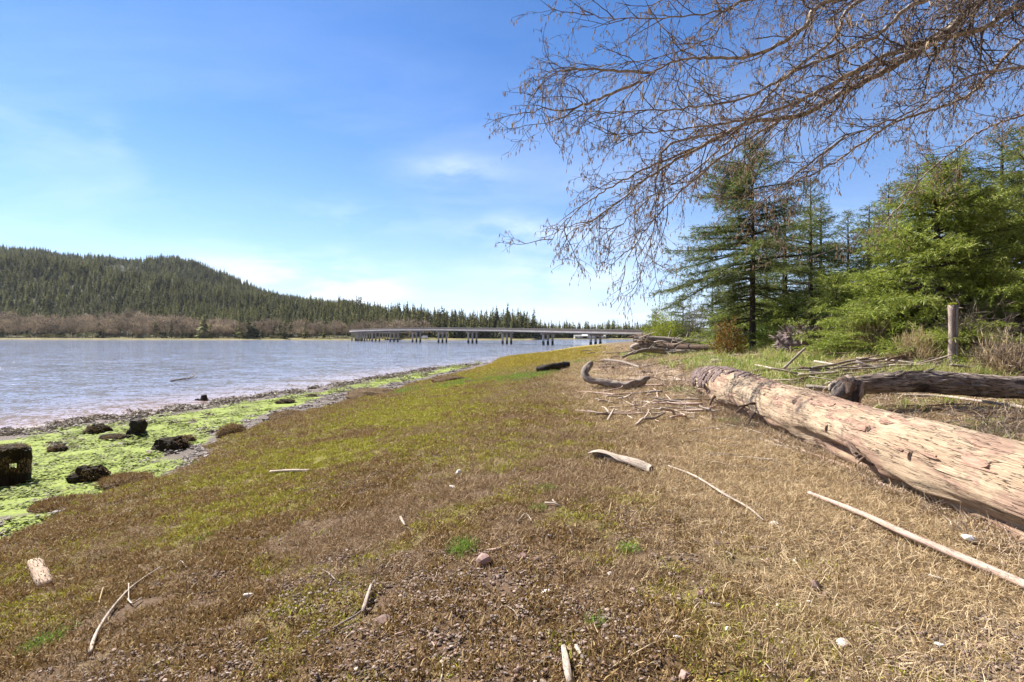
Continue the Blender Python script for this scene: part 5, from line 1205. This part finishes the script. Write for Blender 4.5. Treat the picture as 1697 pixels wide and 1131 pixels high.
def stumps():
    g = at(14, 802); r = empty('old_stump', g, R_(44.5), "black hollow square stump with a hole, at the left edge", 'stump'); w = .62; hgt = .76
    # four ragged walls with a window through the front one
    rng = random.Random(2)
    def wall(x0, x1, y, ty, z0, z1, nm='stump_wall', seed=0):
        mb = MB(); n = 7
        for k in range(n): 
            x = x0+(x1-x0)*(k+.5)/n; ww = (x1-x0)/n; top = z1*(.93+.1*rng.random()); mb.tube([(x, y+rng.gauss(0, .012), z) for z in np.linspace(z0, top, 7)], ww*.72, 7, True, .16, seed*20+k, ty)
        return mb
    fr = wall(-.31, .01, -.24, 1, -.1, hgt, seed=1); fr.build('stump_wall', 'dark_wood', r); wall(.13, .31, -.24, 1, -.1, hgt*.97, seed=2).build('stump_wall', 'dark_wood', r)
    wall(.01, .13, -.24, 1, -.1, hgt*.50, seed=3).build('stump_wall', 'dark_wood', r); wall(.01, .13, -.24, 1, hgt*.61, hgt*.99, seed=4).build('stump_wall', 'dark_wood', r)
    o = wall(-.3, -.14, .22, 1, -.1, hgt*.95, seed=5).build('stump_wall', 'dark_wood', r); wall(.24, .3, .22, 1, -.1, hgt*.9, seed=6).build('stump_wall', 'dark_wood', r)
    for sx in (-.29, .29):
        mb = MB()
        for k in range(6): mb.tube([(sx+rng.gauss(0, .012), -.2+k*.08, z) for z in np.linspace(-.1, hgt*(.9+.1*rng.random()), 6)], .06, 7, True, .16, k+int(sx*50))
        mb.build('stump_wall', 'dark_wood', r)
    t_ = lump((0, 0, hgt*.98), (.66, .56, .16), 'seaweed', 3, .3, 3, parent=r, name='seaweed_cap', z0=-.05)
    fuzz((0, 0, hgt*.98), (.33, .28, .08), 700, (.03, .08), 'pickleweed', 'weed_fringe', r, 4, -.3)
    fuzz((-.1, -.27, hgt*.4), (.2, .05, .35), 420, (.03, .09), 'pickleweed', 'weed_fringe', r, 41, -1.2); fuzz((.25, -.27, hgt*.35), (.12, .05, .3), 260, (.03, .09), 'straw_brown', 'weed_fringe', r, 42, -1.2)
    g = at(229, 723); r = empty('old_stump', g, 0, "small black jagged stump on the bright green algae", 'stump'); mb = MB()
    zs = np.linspace(-.05, .52, 9); mb.tube([(0.0, 0, z) for z in zs], [.27, .24, .22, .21, .21, .215, .22, .215, .17], 14, True, .16, 5, rough=.2); mb.build('stump_body', 'dark_wood', r)
    MB().tube([(-.1, 0, .42), (-.16, 0, .53), (-.24, 0, .52)], [.07, .05, .03], 7, True, .1).build('broken_edge', 'dark_wood', r); MB().tube([(-.18, -.04, .0), (-.27, -.05, .12), (-.26, -.05, .2)], [.09, .07, .03], 7, True, .15).build('broken_edge', 'dark_wood', r)
    fuzz((0, 0, .49), (.2, .2, .06), 260, (.02, .06), 'pickleweed', 'weed_fringe', r, 9, 0)
    for i, (px, py, w, h, lb) in enumerate(((163, 717, 36, 15, "dark seaweed covered mound left of the small jagged stump"), (191, 727, 38, 8, "low flat seaweed mound just below left of the small stump"), (288, 744, 46, 22, "wide brown black seaweed rock on the gravel edge"), (307, 732, 30, 12, "pointed dark slab leaning behind the wide seaweed rock"),
                                           (150, 796, 52, 26, "dark rounded boulder under brown weed on the lower mudflat"), (22, 744, 20, 8, "small dark clump behind the hollow stump"), (95, 747, 26, 9, "sprawling dark weed clump left of the mounds"), (232, 690, 30, 7, "thin dark clump on the mud near the water"), (475, 668, 26, 7, "dark clump left at the narrowing green algae"), (518, 658, 16, 5, "tiny dark clump by the far waterline"))):
        g = at(px, py); s_ = g.y/F; r = empty('seaweed_rock', g, 0, lb, 'rock', 'seaweed covered lumps on the mudflat')
        lump((0, 0, h*s_*.15), (w*s_*1.1, w*s_*.8, h*s_*1.35), 'seaweed', 20+i, .6, 4, parent=r, name='rock_body', z0=-.1)
        fuzz((0, 0, h*s_*.2), (w*s_*.52, w*s_*.42, h*s_*.62), 1300, (.02, .07), 'pickleweed' if i in (4, 0) else 'straw_brown', 'weed', r, i+30, -.1)
    g = at(338, 664); g.z = 0; r = empty('drowned_stump', g, 0, "small dark stump poking out of shallow water near shore", 'stump')
    MB().tube([(0, 0, -.2), (.02, 0, .1), (0, 0, .3)], [.2, .19, .14], 10, True, .15, 1).build('stump_body', 'dark_wood', r); MB().tube([(-.15, 0, .0), (-.35, 0, .06), (-.5, 0, .04)], [.07, .05, .03], 7, True, .1, 1).build('root', 'dark_wood', r)
stumps()
def weed_mounds():
    for i, (px, py, w, h, lb) in enumerate(((385, 722, 44, 22, "rounded brown weed hummock at the bank corner by the algae"), (480, 692, 60, 12, "long low brown weed hummock on the bank edge"), (620, 655, 90, 14, "brown weed hummock where gravel meets the marsh"), (745, 632, 60, 12, "dark brown weed hummock right of the gravel strip"), (210, 800, 80, 14, "flattened brown weed mat on the lower mudflat"), (110, 838, 90, 10, "brown weed patch on the gravel near the left edge"))):
        g = at(px, py); s_ = g.y/F; r = empty('weed_hummock', g, 0, lb, 'hummock', 'brown weed hummocks on the bank edge')
        lump((0, 0, 0), (w*s_, w*s_*.9, h*s_*1.5), 'brown_weed', 50+i, .3, 3, parent=r, name='hummock_body', z0=-.1)
        fuzz((0, 0, 0), (w*s_*.5, w*s_*.45, h*s_*.8), 2600, (.04, .12), 'pickleweed', 'weed', r, i+60, .4, (.006, .014))
weed_mounds()

# ------------------------------------------------------------------ drift tangles
def tangle(n, pxr, pyr, Lr, rr, mats, name, label, group, seed, az=(0, 3.14), lift=(.02, .12), cat=None, sides=6):
    cat = cat or {'stick': 'stick', 'dry_reed': 'reed', 'wood_splinter': 'splinter', 'driftwood': 'driftwood'}[name]
    rng = random.Random(seed)
    for i in range(n):
        px = rng.uniform(*pxr); py = rng.uniform(*pyr); g = at(px, py); L = rng.uniform(*Lr); a = rng.uniform(*az); r = rng.uniform(*rr); li = rng.uniform(*lift)
        d = Vector((math.cos(a), math.sin(a), 0)); pts = []; off = rng.gauss(0, .08)*L; tilt = rng.gauss(0, .10)
        k = 5
        for q in range(k):
            t = q/(k-1)-.5; p = g+d*(t*L)+Vector((-d.y, d.x, 0))*(off*(4*t*t)+rng.gauss(0, .015)*L); p.z = hz(p.x, p.y)+r*.6+li*(.5+t*tilt*6); pts.append(p-g)
        m = rng.choice(mats)
        o = MB().tube(densify(pts, L/12), rads([r, r*.95, r*.7, r*.5], len(densify(pts, L/12))), sides, True, .08, i, rough=.15).build(name, m, None, True); o.location = g; tag(o, label, cat, group)
W_P = ('bleached_wood', 'bleached_wood', 'pink_wood', 'grey_wood'); W_M = ('bleached_wood', 'grey_wood', 'grey_wood', 'brown_wood')
tangle(84, (985, 1180), (606, 705), (.3, 1.5), (.010, .030), W_P, 'stick', "thin bleached stick in the tangle between hook shaped driftwood and big log", 'sticks between the hook shaped driftwood and the big log', 1, lift=(.06, .2))
tangle(26, (985, 1075), (590, 622), (.5, 1.8), (.02, .07), W_M, 'driftwood', "small driftwood limb on the sand beyond the hook shaped driftwood", 'driftwood beyond the hook shaped piece', 2, cat='driftwood')
tangle(26, (975, 1060), (574, 590), (.6, 2.2), (.02, .06), W_M, 'driftwood', "small driftwood limb left of the far log pile", 'driftwood left of the far log pile', 3, cat='driftwood', lift=(.05, .5))
tangle(40, (1050, 1230), (583, 604), (.5, 2.0), (.015, .05), W_M, 'stick', "grey stick strewn in front of the far log pile", 'sticks in front of the far log pile', 4)
tangle(34, (1090, 1200), (600, 640), (.3, 1.2), (.01, .025), W_P, 'stick', "pale stick on the grass above the big log's far end", "sticks by the big log's far end", 5)
tangle(44, (1200, 1480), (618, 660), (.5, 2.2), (.012, .045), W_M, 'stick', "dry stick between the two big logs", 'sticks between the two big logs', 6, az=(-.6, .7), lift=(.08, .3))
tangle(50, (1430, 1697), (655, 730), (.5, 1.9), (.006, .02), W_M, 'dry_reed', "thin dry stem behind the pale log under the dark log", 'dry stems behind the pale log', 7, az=(-.6, .5))
tangle(44, (1400, 1697), (590, 625), (.6, 2.6), (.012, .04), W_M, 'dry_reed', "dry stem on the bank behind the dark weathered log", 'dry stems behind the dark log', 8, az=(-.45, .45), lift=(.1, .4))
tangle(26, (1130, 1330), (700, 780), (.2, .8), (.003, .008), W_P, 'dry_reed', "short dry stem on the straw left of the big log", 'short dry stems left of the big log', 9, az=(-1.2, -.3))
tangle(22, (1000, 1200), (690, 860), (.06, .2), (.003, .006), W_P, 'wood_splinter', "little pale splinter in straw left of the slender crooked stick", 'splinters right of centre', 10, lift=(0, .03))
tangle(30, (450, 1050), (760, 1120), (.06, .22), (.002, .005), W_P, 'wood_splinter', "little pale twig scattered over the brown marsh", 'twigs scattered on the brown marsh', 11, lift=(0, .03))
tangle(20, (1150, 1690), (860, 1120), (.05, .16), (.003, .007), W_P, 'wood_splinter', "small pale splinter scattered in the straw at lower right", 'splinters in the straw at lower right', 12, lift=(0, .03))
# long reed stems along the big log
for i, (path, r, lb) in enumerate((
    ([(1156, 697), (1200, 716), (1250, 733), (1282, 744)], .012, "pale reed lying outermost of those along the big log"),
    ([(1158, 690), (1200, 708), (1260, 728), (1320, 750), (1345, 760)], .013, "reed second out from the big log with crooked end"),
    ([(1180, 700), (1250, 716), (1300, 738), (1350, 755), (1410, 776)], .016, "reed lying close against the foot of the big log"),
    ([(1210, 712), (1270, 734), (1330, 752)], .009, "short thin reed crossing the others by the big log"),
    ([(1330, 750), (1400, 776), (1450, 800), (1500, 822)], .024, "thick broken brown cane nearest the hollow under the big log"),
    ([(1240, 695), (1290, 715), (1340, 735)], .010, "thin reed in shade under the stubs of the big log"),
    ([(1100, 678), (1140, 692), (1190, 706)], .010, "reed end pointing away beyond the log stubs"),
    ([(1112, 652), (1130, 662), (1152, 672)], .018, "whitish bent stick left of the big log's far end"))):
    piece(path, [r, r*1.05, r*.9, r*.7], 'bleached_wood' if i != 4 else 'pink_wood', 'reed_stem', lb, 'reed', seed=i, step=.04, sides=8)
piece([(1178, 668, .0), (1180, 700, .0)], [.03, .035], 'brown_wood', 'stake', "short brown stake upright beside the big log stubs", 'stake')
for path, r, mt, lb in (([(1500, 664, .1), (1560, 668, .12), (1620, 676, .12), (1720, 690, .1)], .03, 'bleached_wood', "long pale pole under the dark weathered log"),
                        ([(1300, 632, .35), (1318, 622, .5), (1334, 612, .62)], .035, 'grey_wood', "stout grey stick leaning up left of the root end"),
                        ([(1252, 612, .12), (1290, 622, .15), (1330, 630, .15), (1385, 628, .15)], .028, 'bleached_wood', "long pale stick behind the big log leading to the root end"),
                        ([(1350, 608, .15), (1390, 616, .15)], .035, 'bleached_wood', "short white stick left of the root end top"),
                        ([(1420, 600, .1), (1480, 606, .12), (1540, 612, .1)], .03, 'bleached_wood', "pale pole in the grass above the dark log"),
                        ([(1500, 598, .12), (1560, 594, .2), (1620, 591, .25), (1720, 590, .25)], .03, 'brown_wood', "long reddish branch lying across the bank at right"),
                        ([(1230, 570, .2), (1262, 585, .1)], .035, 'bleached_wood', "white stick on the grass below the root mound"),
                        ([(1325, 560, .5), (1345, 575, .1)], .03, 'bleached_wood', "pale stick leaning on the root mound"),
                        ([(1000, 600, .1), (1030, 604, .1), (1060, 612, .05)], .06, 'grey_wood', "slim driftwood trunk beyond the hook shaped driftwood")):
    piece(path, r, mt, 'stick', lb, 'stick', step=.08)

def log_pile():
    # the far stack: three big logs, a root plate and loose limbs, each a thing
    def L_(pts, r, mat, lb, k):
        root = empty('driftwood_log', pts[1], 0, lb, 'log', 'logs of the far pile'); B = Vector(pts[1]); ax = [Vector(a)-B for a in pts]
        vs, fs, uv, surf = big_tube(ax, r, 28, .14, 40+k, logdisp); mesh('log_body', vs, fs, mat, root, True, uv)
        rng = random.Random(k)
        for q in range(4):
            c, n_, T_ = surf(.1+.8*rng.random(), rng.uniform(0, 3.1)); stub(root, 'branch_stub', [c-n_*.05, c+n_*.12, c+n_*(.2+.3*rng.random())+Vector((rng.gauss(0, .1), 0, .05))], [.06, .045, .02], mat, 6, q)
    L_([P(1052, 574, 33), P(1090, 575, 33), P(1140, 578, 32), P(1192, 577, 31)], [.24, .30, .28, .2], 'brown_wood', "reddish brown lower log of the far pile", 1)
    L_([P(1050, 562, 33.3), P(1090, 563, 33.4), P(1150, 567, 32.8), P(1208, 570, 31.8)], [.2, .22, .22, .17], 'grey_wood', "grey upper log along the top of the far pile", 2)
    L_([P(1058, 580, 32.4), P(1110, 583, 32), P(1160, 583, 31.5)], [.12, .16, .12], 'grey_wood', "thinner grey log in front at the foot of the far pile", 3)
    L_([P(1032, 592, 28.5), P(1050, 585, 29.5), P(1075, 580, 30.5), P(1100, 580, 31)], [.05, .10, .12, .1], 'grey_wood', "slanting dark limb at the left end of the far pile", 4)
    r = empty('root_plate', P(1062, 560, 33.5), 0, "splayed dark root plate crowning the left end of the far pile", 'roots'); rng = random.Random(5)
    for q in range(22):
        a = rng.uniform(0, 6.28); el = rng.gauss(.1, .3); L = rng.uniform(.4, 1.1); d = Vector((math.cos(a)*math.cos(el), math.sin(a)*.5, math.sin(el)*.7)); stub(r, 'root', [Vector((0, 0, 0)), d*L*.5+Vector((0, 0, .05)), d*L+Vector((rng.gauss(0, .1), 0, -.06))], [.12, .07, .02], 'brown_wood', 6, q)
    r = empty('cut_log_end', P(1053, 577, 32.4), 0, "pale log butt showing its end at the left of the far pile", 'log'); MB().tube([(-.25, -.3, 0), (.2, .4, .1)], [.2, .22], 14, True, .04, 1).build('log_body', 'bleached_wood', r, True)
    rng = random.Random(9)
    for q in range(46):
        px = rng.uniform(1045, 1210); py = rng.uniform(560, 588); a = P(px, py, rng.uniform(31, 33)); L = rng.uniform(.5, 1.8); an = rng.gauss(0, .5); d = Vector((math.cos(an), rng.gauss(0, .4), math.sin(an)*.6))*L
        pts = [Vector((0, 0, 0)), d*.5+Vector((0, 0, rng.gauss(0, .1))), d]; m_ = rng.choice(W_M)
        o = MB().tube(densify(pts, .2), rads([.035, .025, .012], len(densify(pts, .2))), 6, True, .08, q).build('stick', m_, None, True); o.location = a; tag(o, "grey limb lodged in the far log pile", 'stick', 'limbs lodged in the far log pile')
log_pile()
def root_mound():
    D = 21; p = P(1335, 570, D); r = empty('root_mound', (p.x, D, hz(p.x, D)), 0, "brown upturned root mound with splintered roots on the grassy bank", 'root mound')
    lump((0, 0, .25), (2.3, 1.4, 1.5), 'log_bark', 81, .35, 4, parent=r, name='earth_core', z0=-.4); lump((1.0, .1, .1), (1.9, 1.1, .8), 'log_bark', 83, .35, 4, parent=r, name='earth_core', z0=-.3)
    rng = random.Random(12)
    for q in range(150):
        a = rng.uniform(0, 6.28); el = rng.uniform(-.1, 1.3); u = Vector((math.cos(a)*math.cos(el), math.sin(a)*math.cos(el), math.sin(el))); s_ = Vector((u.x*1.15+(1.0 if q % 3 == 0 else 0), u.y*.7, u.z*.72*(.6 if q % 3 == 0 else 1)+.15)); L = rng.uniform(.12, .55)
        d = (u+Vector((rng.gauss(0, .6), rng.gauss(0, .6), rng.gauss(0, .5)))).normalized(); stub(r, 'root', [s_*.85, s_+d*L*.5, s_+d*L+Vector((0, 0, -.05))], [.05, .035, .012], rng.choice(('brown_wood', 'grey_wood', 'bleached_wood')), 5, q)
root_mound()

# ------------------------------------------------------------------ ground cover
def tuft(seed, n, spread, L, w, lean, mat, flat=0.0, seg=2, curl=.6):
    """blades of two or three tapering pieces from a small footprint"""
    rng = np.random.default_rng(seed); a = rng.random(n)*6.28; q = rng.random(n)**.5*spread; b = np.stack([np.cos(a)*q, np.sin(a)*q, np.zeros(n)-.004], -1)
    az = rng.random(n)*6.28; ln = np.abs(rng.normal(size=n))*lean; d = unit(np.stack([np.cos(az)*ln, np.sin(az)*ln, np.ones(n)*(1-flat)+.05], -1)); l = rng.uniform(*L, n); ww = rng.uniform(*w, n)
    hd = np.stack([np.cos(az), np.sin(az), np.zeros(n)], -1); tw = rng.normal(size=(n, 3))*.25
    sd = unit(np.cross(d, rng.normal(size=(n, 3)))); V = []; F_ = []
    p1 = b+d*(l*.5)[:, None]; d2 = unit(d+hd*(curl*rng.random(n))[:, None]+tw+np.array([0, 0, -.25])); p2 = p1+d2*(l*.5)[:, None]
    p2[:, 2] = np.maximum(p2[:, 2], .004)
    v = np.stack([b-sd*(ww*.5)[:, None], b+sd*(ww*.5)[:, None], p1+sd*(ww*.42)[:, None], p1-sd*(ww*.42)[:, None], p2], 1).reshape(-1, 3)
    f = []
    for i in range(n): k = i*5; f += [[k, k+1, k+2, k+3], [k+3, k+2, k+4]]
    return mesh('tuft', v, f, mat, link=False)
def pebbles(seed, n, spread, sz, mat='pebble'):
    rng = np.random.default_rng(seed); V = []; F_ = []; bm = bmesh.new(); bmesh.ops.create_icosphere(bm, subdivisions=1, radius=1); co0 = np.array([tuple(v.co) for v in bm.verts]); fc = [[v.index for v in f.verts] for f in bm.faces]; bm.free(); k = 0
    for i in range(n):
        a = rng.random()*6.28; q = rng.random()**.5*spread; s_ = rng.uniform(*sz); c = co0*(1+rng.normal(size=co0.shape)*.12)*np.array([1, .5+.5*rng.random(), .3+.35*rng.random()])*s_
        t = rng.random()*6.28; R2 = np.array([[math.cos(t), -math.sin(t), 0], [math.sin(t), math.cos(t), 0], [0, 0, 1]]); c = c@R2.T+np.array([math.cos(a)*q, math.sin(a)*q, s_*.15]); V.append(c); F_ += [[x+k for x in f] for f in fc]; k += len(c)
    return mesh('pebbles', np.vstack(V), F_, mat, link=False)
def chips(seed, n, spread, L, w, mat, zspread=.01, tilt=.35):
    rng = np.random.default_rng(seed); a = rng.random(n)*6.28; q = rng.random(n)**.5*spread; p = np.stack([np.cos(a)*q, np.sin(a)*q, rng.random(n)*zspread+.003], -1); az = rng.random(n)*6.28
    d = unit(np.stack([np.cos(az), np.sin(az), rng.normal(size=n)*tilt*.5], -1)); up = unit(np.array([0, 0, 1.])+rng.normal(size=(n, 3))*tilt); sd = unit(np.cross(d, up)); v, f = quads_from(p, d, sd, rng.uniform(*L, n), rng.uniform(*w, n)); return mesh('chips', v, f, mat, link=False)

def ground_cover():
    rng = np.random.default_rng(99)
    # candidate points, denser near the viewer
    def cand(N, r0, r1, ang=54, pw=.08):
        r = np.exp(rng.uniform(math.log(r0), math.log(r1), N*3)); wgt = r*r/(1+pw*r)**2; wgt /= wgt.max(); k = rng.random(len(r)) < wgt; r = r[k][:N]; t = np.radians(rng.uniform(-ang, ang, len(r))); return r*np.sin(t), r*np.cos(t), r
    def cand2(per, r0, r1, ang=52, s0=1., sr=.08, foot=.07):
        # rings with the wanted number per footprint area
        rs = np.exp(np.linspace(math.log(r0), math.log(r1), 60)); X = []; Y = []
        for a, b in zip(rs[:-1], rs[1:]):
            rm = (a+b)/2; area = (b*b-a*a)*math.radians(ang); s_ = s0+sr*rm; n = int(per*area/(math.pi*(foot*s_)**2)); r = np.sqrt(rng.uniform(a*a, b*b, n)); t = np.radians(rng.uniform(-ang, ang, n)); X.append(r*np.sin(t)); Y.append(r*np.cos(t))
        x = np.concatenate(X); y = np.concatenate(Y); return x, y, np.hypot(x, y)
    def put(name, x, y, sxy, sz, protos, label, tilt=.12, dz=0):
        n = len(x); rot = np.stack([rng.normal(size=n)*tilt, rng.normal(size=n)*tilt, rng.random(n)*6.28], -1); jit = rng.uniform(.75, 1.3, n)
        gn_scatter(name, np.stack([x, y, H(x, y)+dz], -1), rot, np.stack([sxy*jit, sxy*jit, sz*jit], -1), rng.integers(0, len(protos), n), protos, label); print(name, n)
    x, y, r = cand2(6.0, 1.7, 70, foot=.065); z = zones(x, y); s_ = 1+.08*r; land = (z['mud'] < .5) & (H(x, y) > .05)
    clump = fbm(x*2.0, y*2.0, 3, 501); bare = fbm(x*1.1+7, y*1.1, 3, 511)
    near_gravel = np.exp(-((y-2.6)/1.6)**2)*sm(.45, .62, fbm(x*.9+3, y*.9, 3, 521)+.08)     # thin, gravelly ground by the bottom edge
    u = rng.random(len(x)); thin = (u > near_gravel*.35) & ~((bare < .3) & (rng.random(len(x)) < .5))
    u2 = rng.random(len(x))
    isgreen = land & (u2 < z['green']*.86); rest = land & ~isgreen
    isgold = rest & (rng.random(len(x)) < z['gold']*.75); rest &= ~isgold
    bank = rest & (rng.random(len(x)) < z['bank']); rest &= ~bank
    sand = ((x-5.0)/2.6)**2+((y-22)/5.5)**2+.5*(fbm(x*.8, y*.8, 3, 601)-.5) < 1.0; rest &= ~(sand & (rng.random(len(x)) < .85))
    rest &= rng.random(len(x)) > z['litter']*.62; st = rest & (rng.random(len(x)) < z['straw']*.88) & thin; rest &= ~st
    mix = sm(.42, .58, fbm(x*.7+11, y*.7, 3, 531)+.12-.05*np.clip(x+2, -3, 3))
    pk = rest & (rng.random(len(x)) < mix) & thin; sb = rest & ~pk & thin
    straws = [tuft(100+i, 46, .08, (.03, .095), (.0018, .0036), 1.3, 'straw', .45) for i in range(4)]
    put('straw_grass', x[st], y[st], s_[st], s_[st]**.45, straws, "dry tan straw grass covering the ground at right")
    sbs = [tuft(120+i, 44, .08, (.025, .07), (.002, .004), 1.2, 'straw_brown', .3) for i in range(4)]
    put('brown_grass', x[sb], y[sb], s_[sb], s_[sb]**.45, sbs, "short dead brown grass")
    pks = [tuft(140+i, 46, .075, (.015, .045), (.003, .007), .7, 'pickleweed', .2, curl=.3) for i in range(4)]
    put('marsh_weed', x[pk], y[pk], s_[pk], s_[pk]**.5, pks, "low reddish brown saltmarsh weed")
    ols = [tuft(160+i, 50, .075, (.012, .04), (.003, .007), .7, 'olive_growth', .2, curl=.3) for i in range(4)]
    put('green_marsh_weed', x[isgreen], y[isgreen], s_[isgreen], s_[isgreen]**.5, ols, "low olive green saltmarsh growth")
    gls = [tuft(180+i, 40, .08, (.03, .07), (.003, .007), .6, 'gold_growth', .1, curl=.3) for i in range(3)]
    put('golden_marsh_grass', x[isgold], y[isgold], s_[isgold], s_[isgold]**.6, gls, "yellow green marsh grass near the point")
    # bank: tall green and dry grass
    x, y, r = cand2(2.6, 8, 50, foot=.12); z = zones(x, y); k = rng.random(len(x)) < z['bank']; x, y, r = x[k], y[k], r[k]
    lush = fbm(x*.5, y*.5, 3, 541)+.10*np.exp(-((r-20)/8)**2)
    g = lush+rng.normal(size=len(x))*.06 > .475
    ggs = [tuft(200+i, 26, .09, (.10, .30), (.006, .014), .45, 'green_grass', .0, curl=.9) for i in range(4)]
    put('bank_grass', x[g], y[g], 1+.03*r[g], 1+.012*r[g], ggs, "tall fresh green grass on the bank")
    dgs = [tuft(220+i, 30, .11, (.08, .30), (.003, .008), .8, 'straw', .2, curl=.9) for i in range(4)]
    put('dry_bank_grass', x[~g], y[~g], 1+.03*r[~g], (1+.01*r[~g])*.8, dgs, "dry tan grass on the bank")
    # bright tufts by pixels
    X = []; Y = []
    for (px, py, w, n) in ((675, 648, 16, 70), (745, 640, 16, 60), (760, 634, 10, 30), (800, 630, 30, 60), (850, 628, 26, 90), (885, 620, 22, 130), (872, 626, 20, 70), (955, 601, 12, 40), (765, 908, 12, 26), (1140, 648, 16, 70), (1160, 655, 12, 50), (1225, 700, 14, 24), (905, 812, 8, 10), (895, 842, 6, 8), (980, 1030, 5, 4), (1040, 908, 5, 6), (75, 1063, 14, 16), (330, 895, 8, 4)):
        c = at(px, py); s1 = w*c.y/F
        X += list(rng.normal(c.x, s1, n)); Y += list(rng.normal(c.y, s1*1.6, n))
    X = np.array(X); Y = np.array(Y); rr = np.hypot(X, Y); frs = [tuft(240+i, 26, .05, (.03, .09), (.0025, .005), .5, 'fresh_grass', .0) for i in range(3)]
    put('fresh_grass_tufts', X, Y, .7+.06*rr, .5+.06*rr, frs, "bright green fresh grass tufts")
    # green blades between the logs
    x = rng.uniform(4.4, 14, 900); y = rng.uniform(3.5, 11, 900); k = (fbm(x*.9, y*.9, 3, 551) > .5) & (x > 4.75+.03*y); x, y = x[k], y[k]
    put('grass_behind_log', x, y, np.full(len(x), .9), np.full(len(x), .75), [tuft(260+i, 14, .08, (.10, .26), (.006, .016), .45, 'green_grass', 0, curl=.8) for i in range(3)], "green blades growing between the two logs")
    c = P(1578, 590, 14.0); X = rng.normal(c.x, 1.3, 260); Y = rng.normal(13.9, .35, 260)
    put('post_grass', X, Y, np.full(260, 1.3), np.full(260, 1.25), ggs+dgs, "tall grass growing round the weathered post")
    # reed litter behind the logs and in the drift line
    x, y, r = cand2(2.6, 2.5, 45, foot=.14); z = zones(x, y); k = rng.random(len(x)) < z['litter']*.8; x, y, r = x[k], y[k], r[k]
    put('reed_litter', x, y, 1+.05*r, np.ones(len(x)), [tuft(280+i, 30, .14, (.12, .38), (.003, .009), 2.2, 'wood_chip', .6, curl=.3) for i in range(4)]+[tuft(290+i, 30, .14, (.12, .38), (.003, .008), 2.2, 'straw_brown', .6, curl=.3) for i in range(3)], "flattened dry reed litter in the drift line")
    y = rng.uniform(2.8, 13, 420); x = np.interp(y, [2.6, 4.7, 7, 9, 11, 13.3], [3.80, 4.02, 4.24, 4.40, 4.62, 4.98])-.36+rng.normal(size=420)*.10
    put('reed_litter', x, y, np.full(420, .8), np.full(420, .8), [tuft(270+i, 30, .12, (.10, .30), (.003, .009), 2.0, 'wood_chip', .5, curl=.3) for i in range(2)]+[tuft(275+i, 30, .12, (.08, .28), (.003, .008), 1.6, 'straw_brown', .4, curl=.3) for i in range(2)], "dry litter packed along the foot of the big log")
    # algae
    x, y, r = cand2(1.5, 6, 62, foot=.12); z = zones(x, y); k = rng.random(len(x)) < z['algae']*.9; x, y, r = x[k], y[k], r[k]
    put('algae', x, y, 1+.08*r, np.ones(len(x))*1.1, [chips(300+i, 60, .13, (.02, .06), (.015, .035), 'algae_leaf', .02, .45) for i in range(4)], "bright green algae spread over the mudflat")
    # gravel on the mudflat and in the bare patches
    x, y, r = cand2(1.0, 5, 50, foot=.12); z = zones(x, y); k = (rng.random(len(x)) < z['gravel']*.75*(1-sm(.75, .95, z['s']))); x, y, r = x[k], y[k], r[k]
    pb = [pebbles(320+i, 36, .14, (.008, .028), 'flat_gravel') for i in range(4)]
    put('gravel', x, y, 1+.05*r, 1+.05*r, pb, "grey gravel on the upper mudflat")
    x = rng.uniform(-5.5, 6, 7000); y = rng.uniform(1.7, 8, 7000); k = (np.abs(x) < y*1.1+.3) & (fbm(x*.9+3, y*.9, 3, 521)+.35*np.exp(-((y-2.2)/1.5)**2)+rng.normal(size=7000)*.05 > .76) & (x < 3.5); x, y = x[k], y[k]
    put('pebbles', x, y, np.full(len(x), .8), np.full(len(x), .9), [pebbles(340+i, 20, .12, (.004, .017)) for i in range(4)], "small pebbles showing through the marsh", dz=.006)
    # wrack: dark weed along the waterline and clumps on the flat
    N = 2600; y = np.exp(rng.uniform(math.log(12), math.log(62), N)); w = Xw(y); b = Xb(y); s2 = np.clip(rng.normal(.86, .07, N), .6, .99); sel = rng.random(N) < .25; s2 = np.where(sel, rng.uniform(.1, .95, N), s2); x = b-(b-w)*s2
    k = (fbm(x*1.1, y*1.1, 3, 561, .6)+rng.normal(size=N)*.03 > np.where(sel, .6, .55)) & (np.abs(x) < y*1.15); x, y = x[k], y[k]; rr = np.hypot(x, y)
    put('wrack', x, y, .9+.035*rr, .9+.03*rr, [chips(360+i, 60, .12, (.03, .10), (.012, .03), 'wrack_weed', .05, .8) for i in range(4)], "dark seaweed wrack along the waterline")
leafmat('wrack_weed', [(.20, .16, .115), (.11, .085, .06), (.27, .22, .165), (.34, .29, .23)], .6, .1)
ground_cover()
def haze():
    mb = MB().box((0, 1900, 99), (7600, 4300, 204)); m = bpy.data.materials.new('haze'); m.use_nodes = True; n = m.node_tree.nodes; n.remove(n['Principled BSDF'])
    v = n.new('ShaderNodeVolumePrincipled'); v.inputs['Color'].default_value = (.80, .90, 1, 1); v.inputs['Density'].default_value = .00003; v.inputs['Anisotropy'].default_value = .3
    m.node_tree.links.new(v.outputs[0], n['Material Output'].inputs['Volume']); MATS['haze'] = m; tag(mb.build('haze', 'haze'), kind='stuff')
haze()
print('objects', len(S.objects))
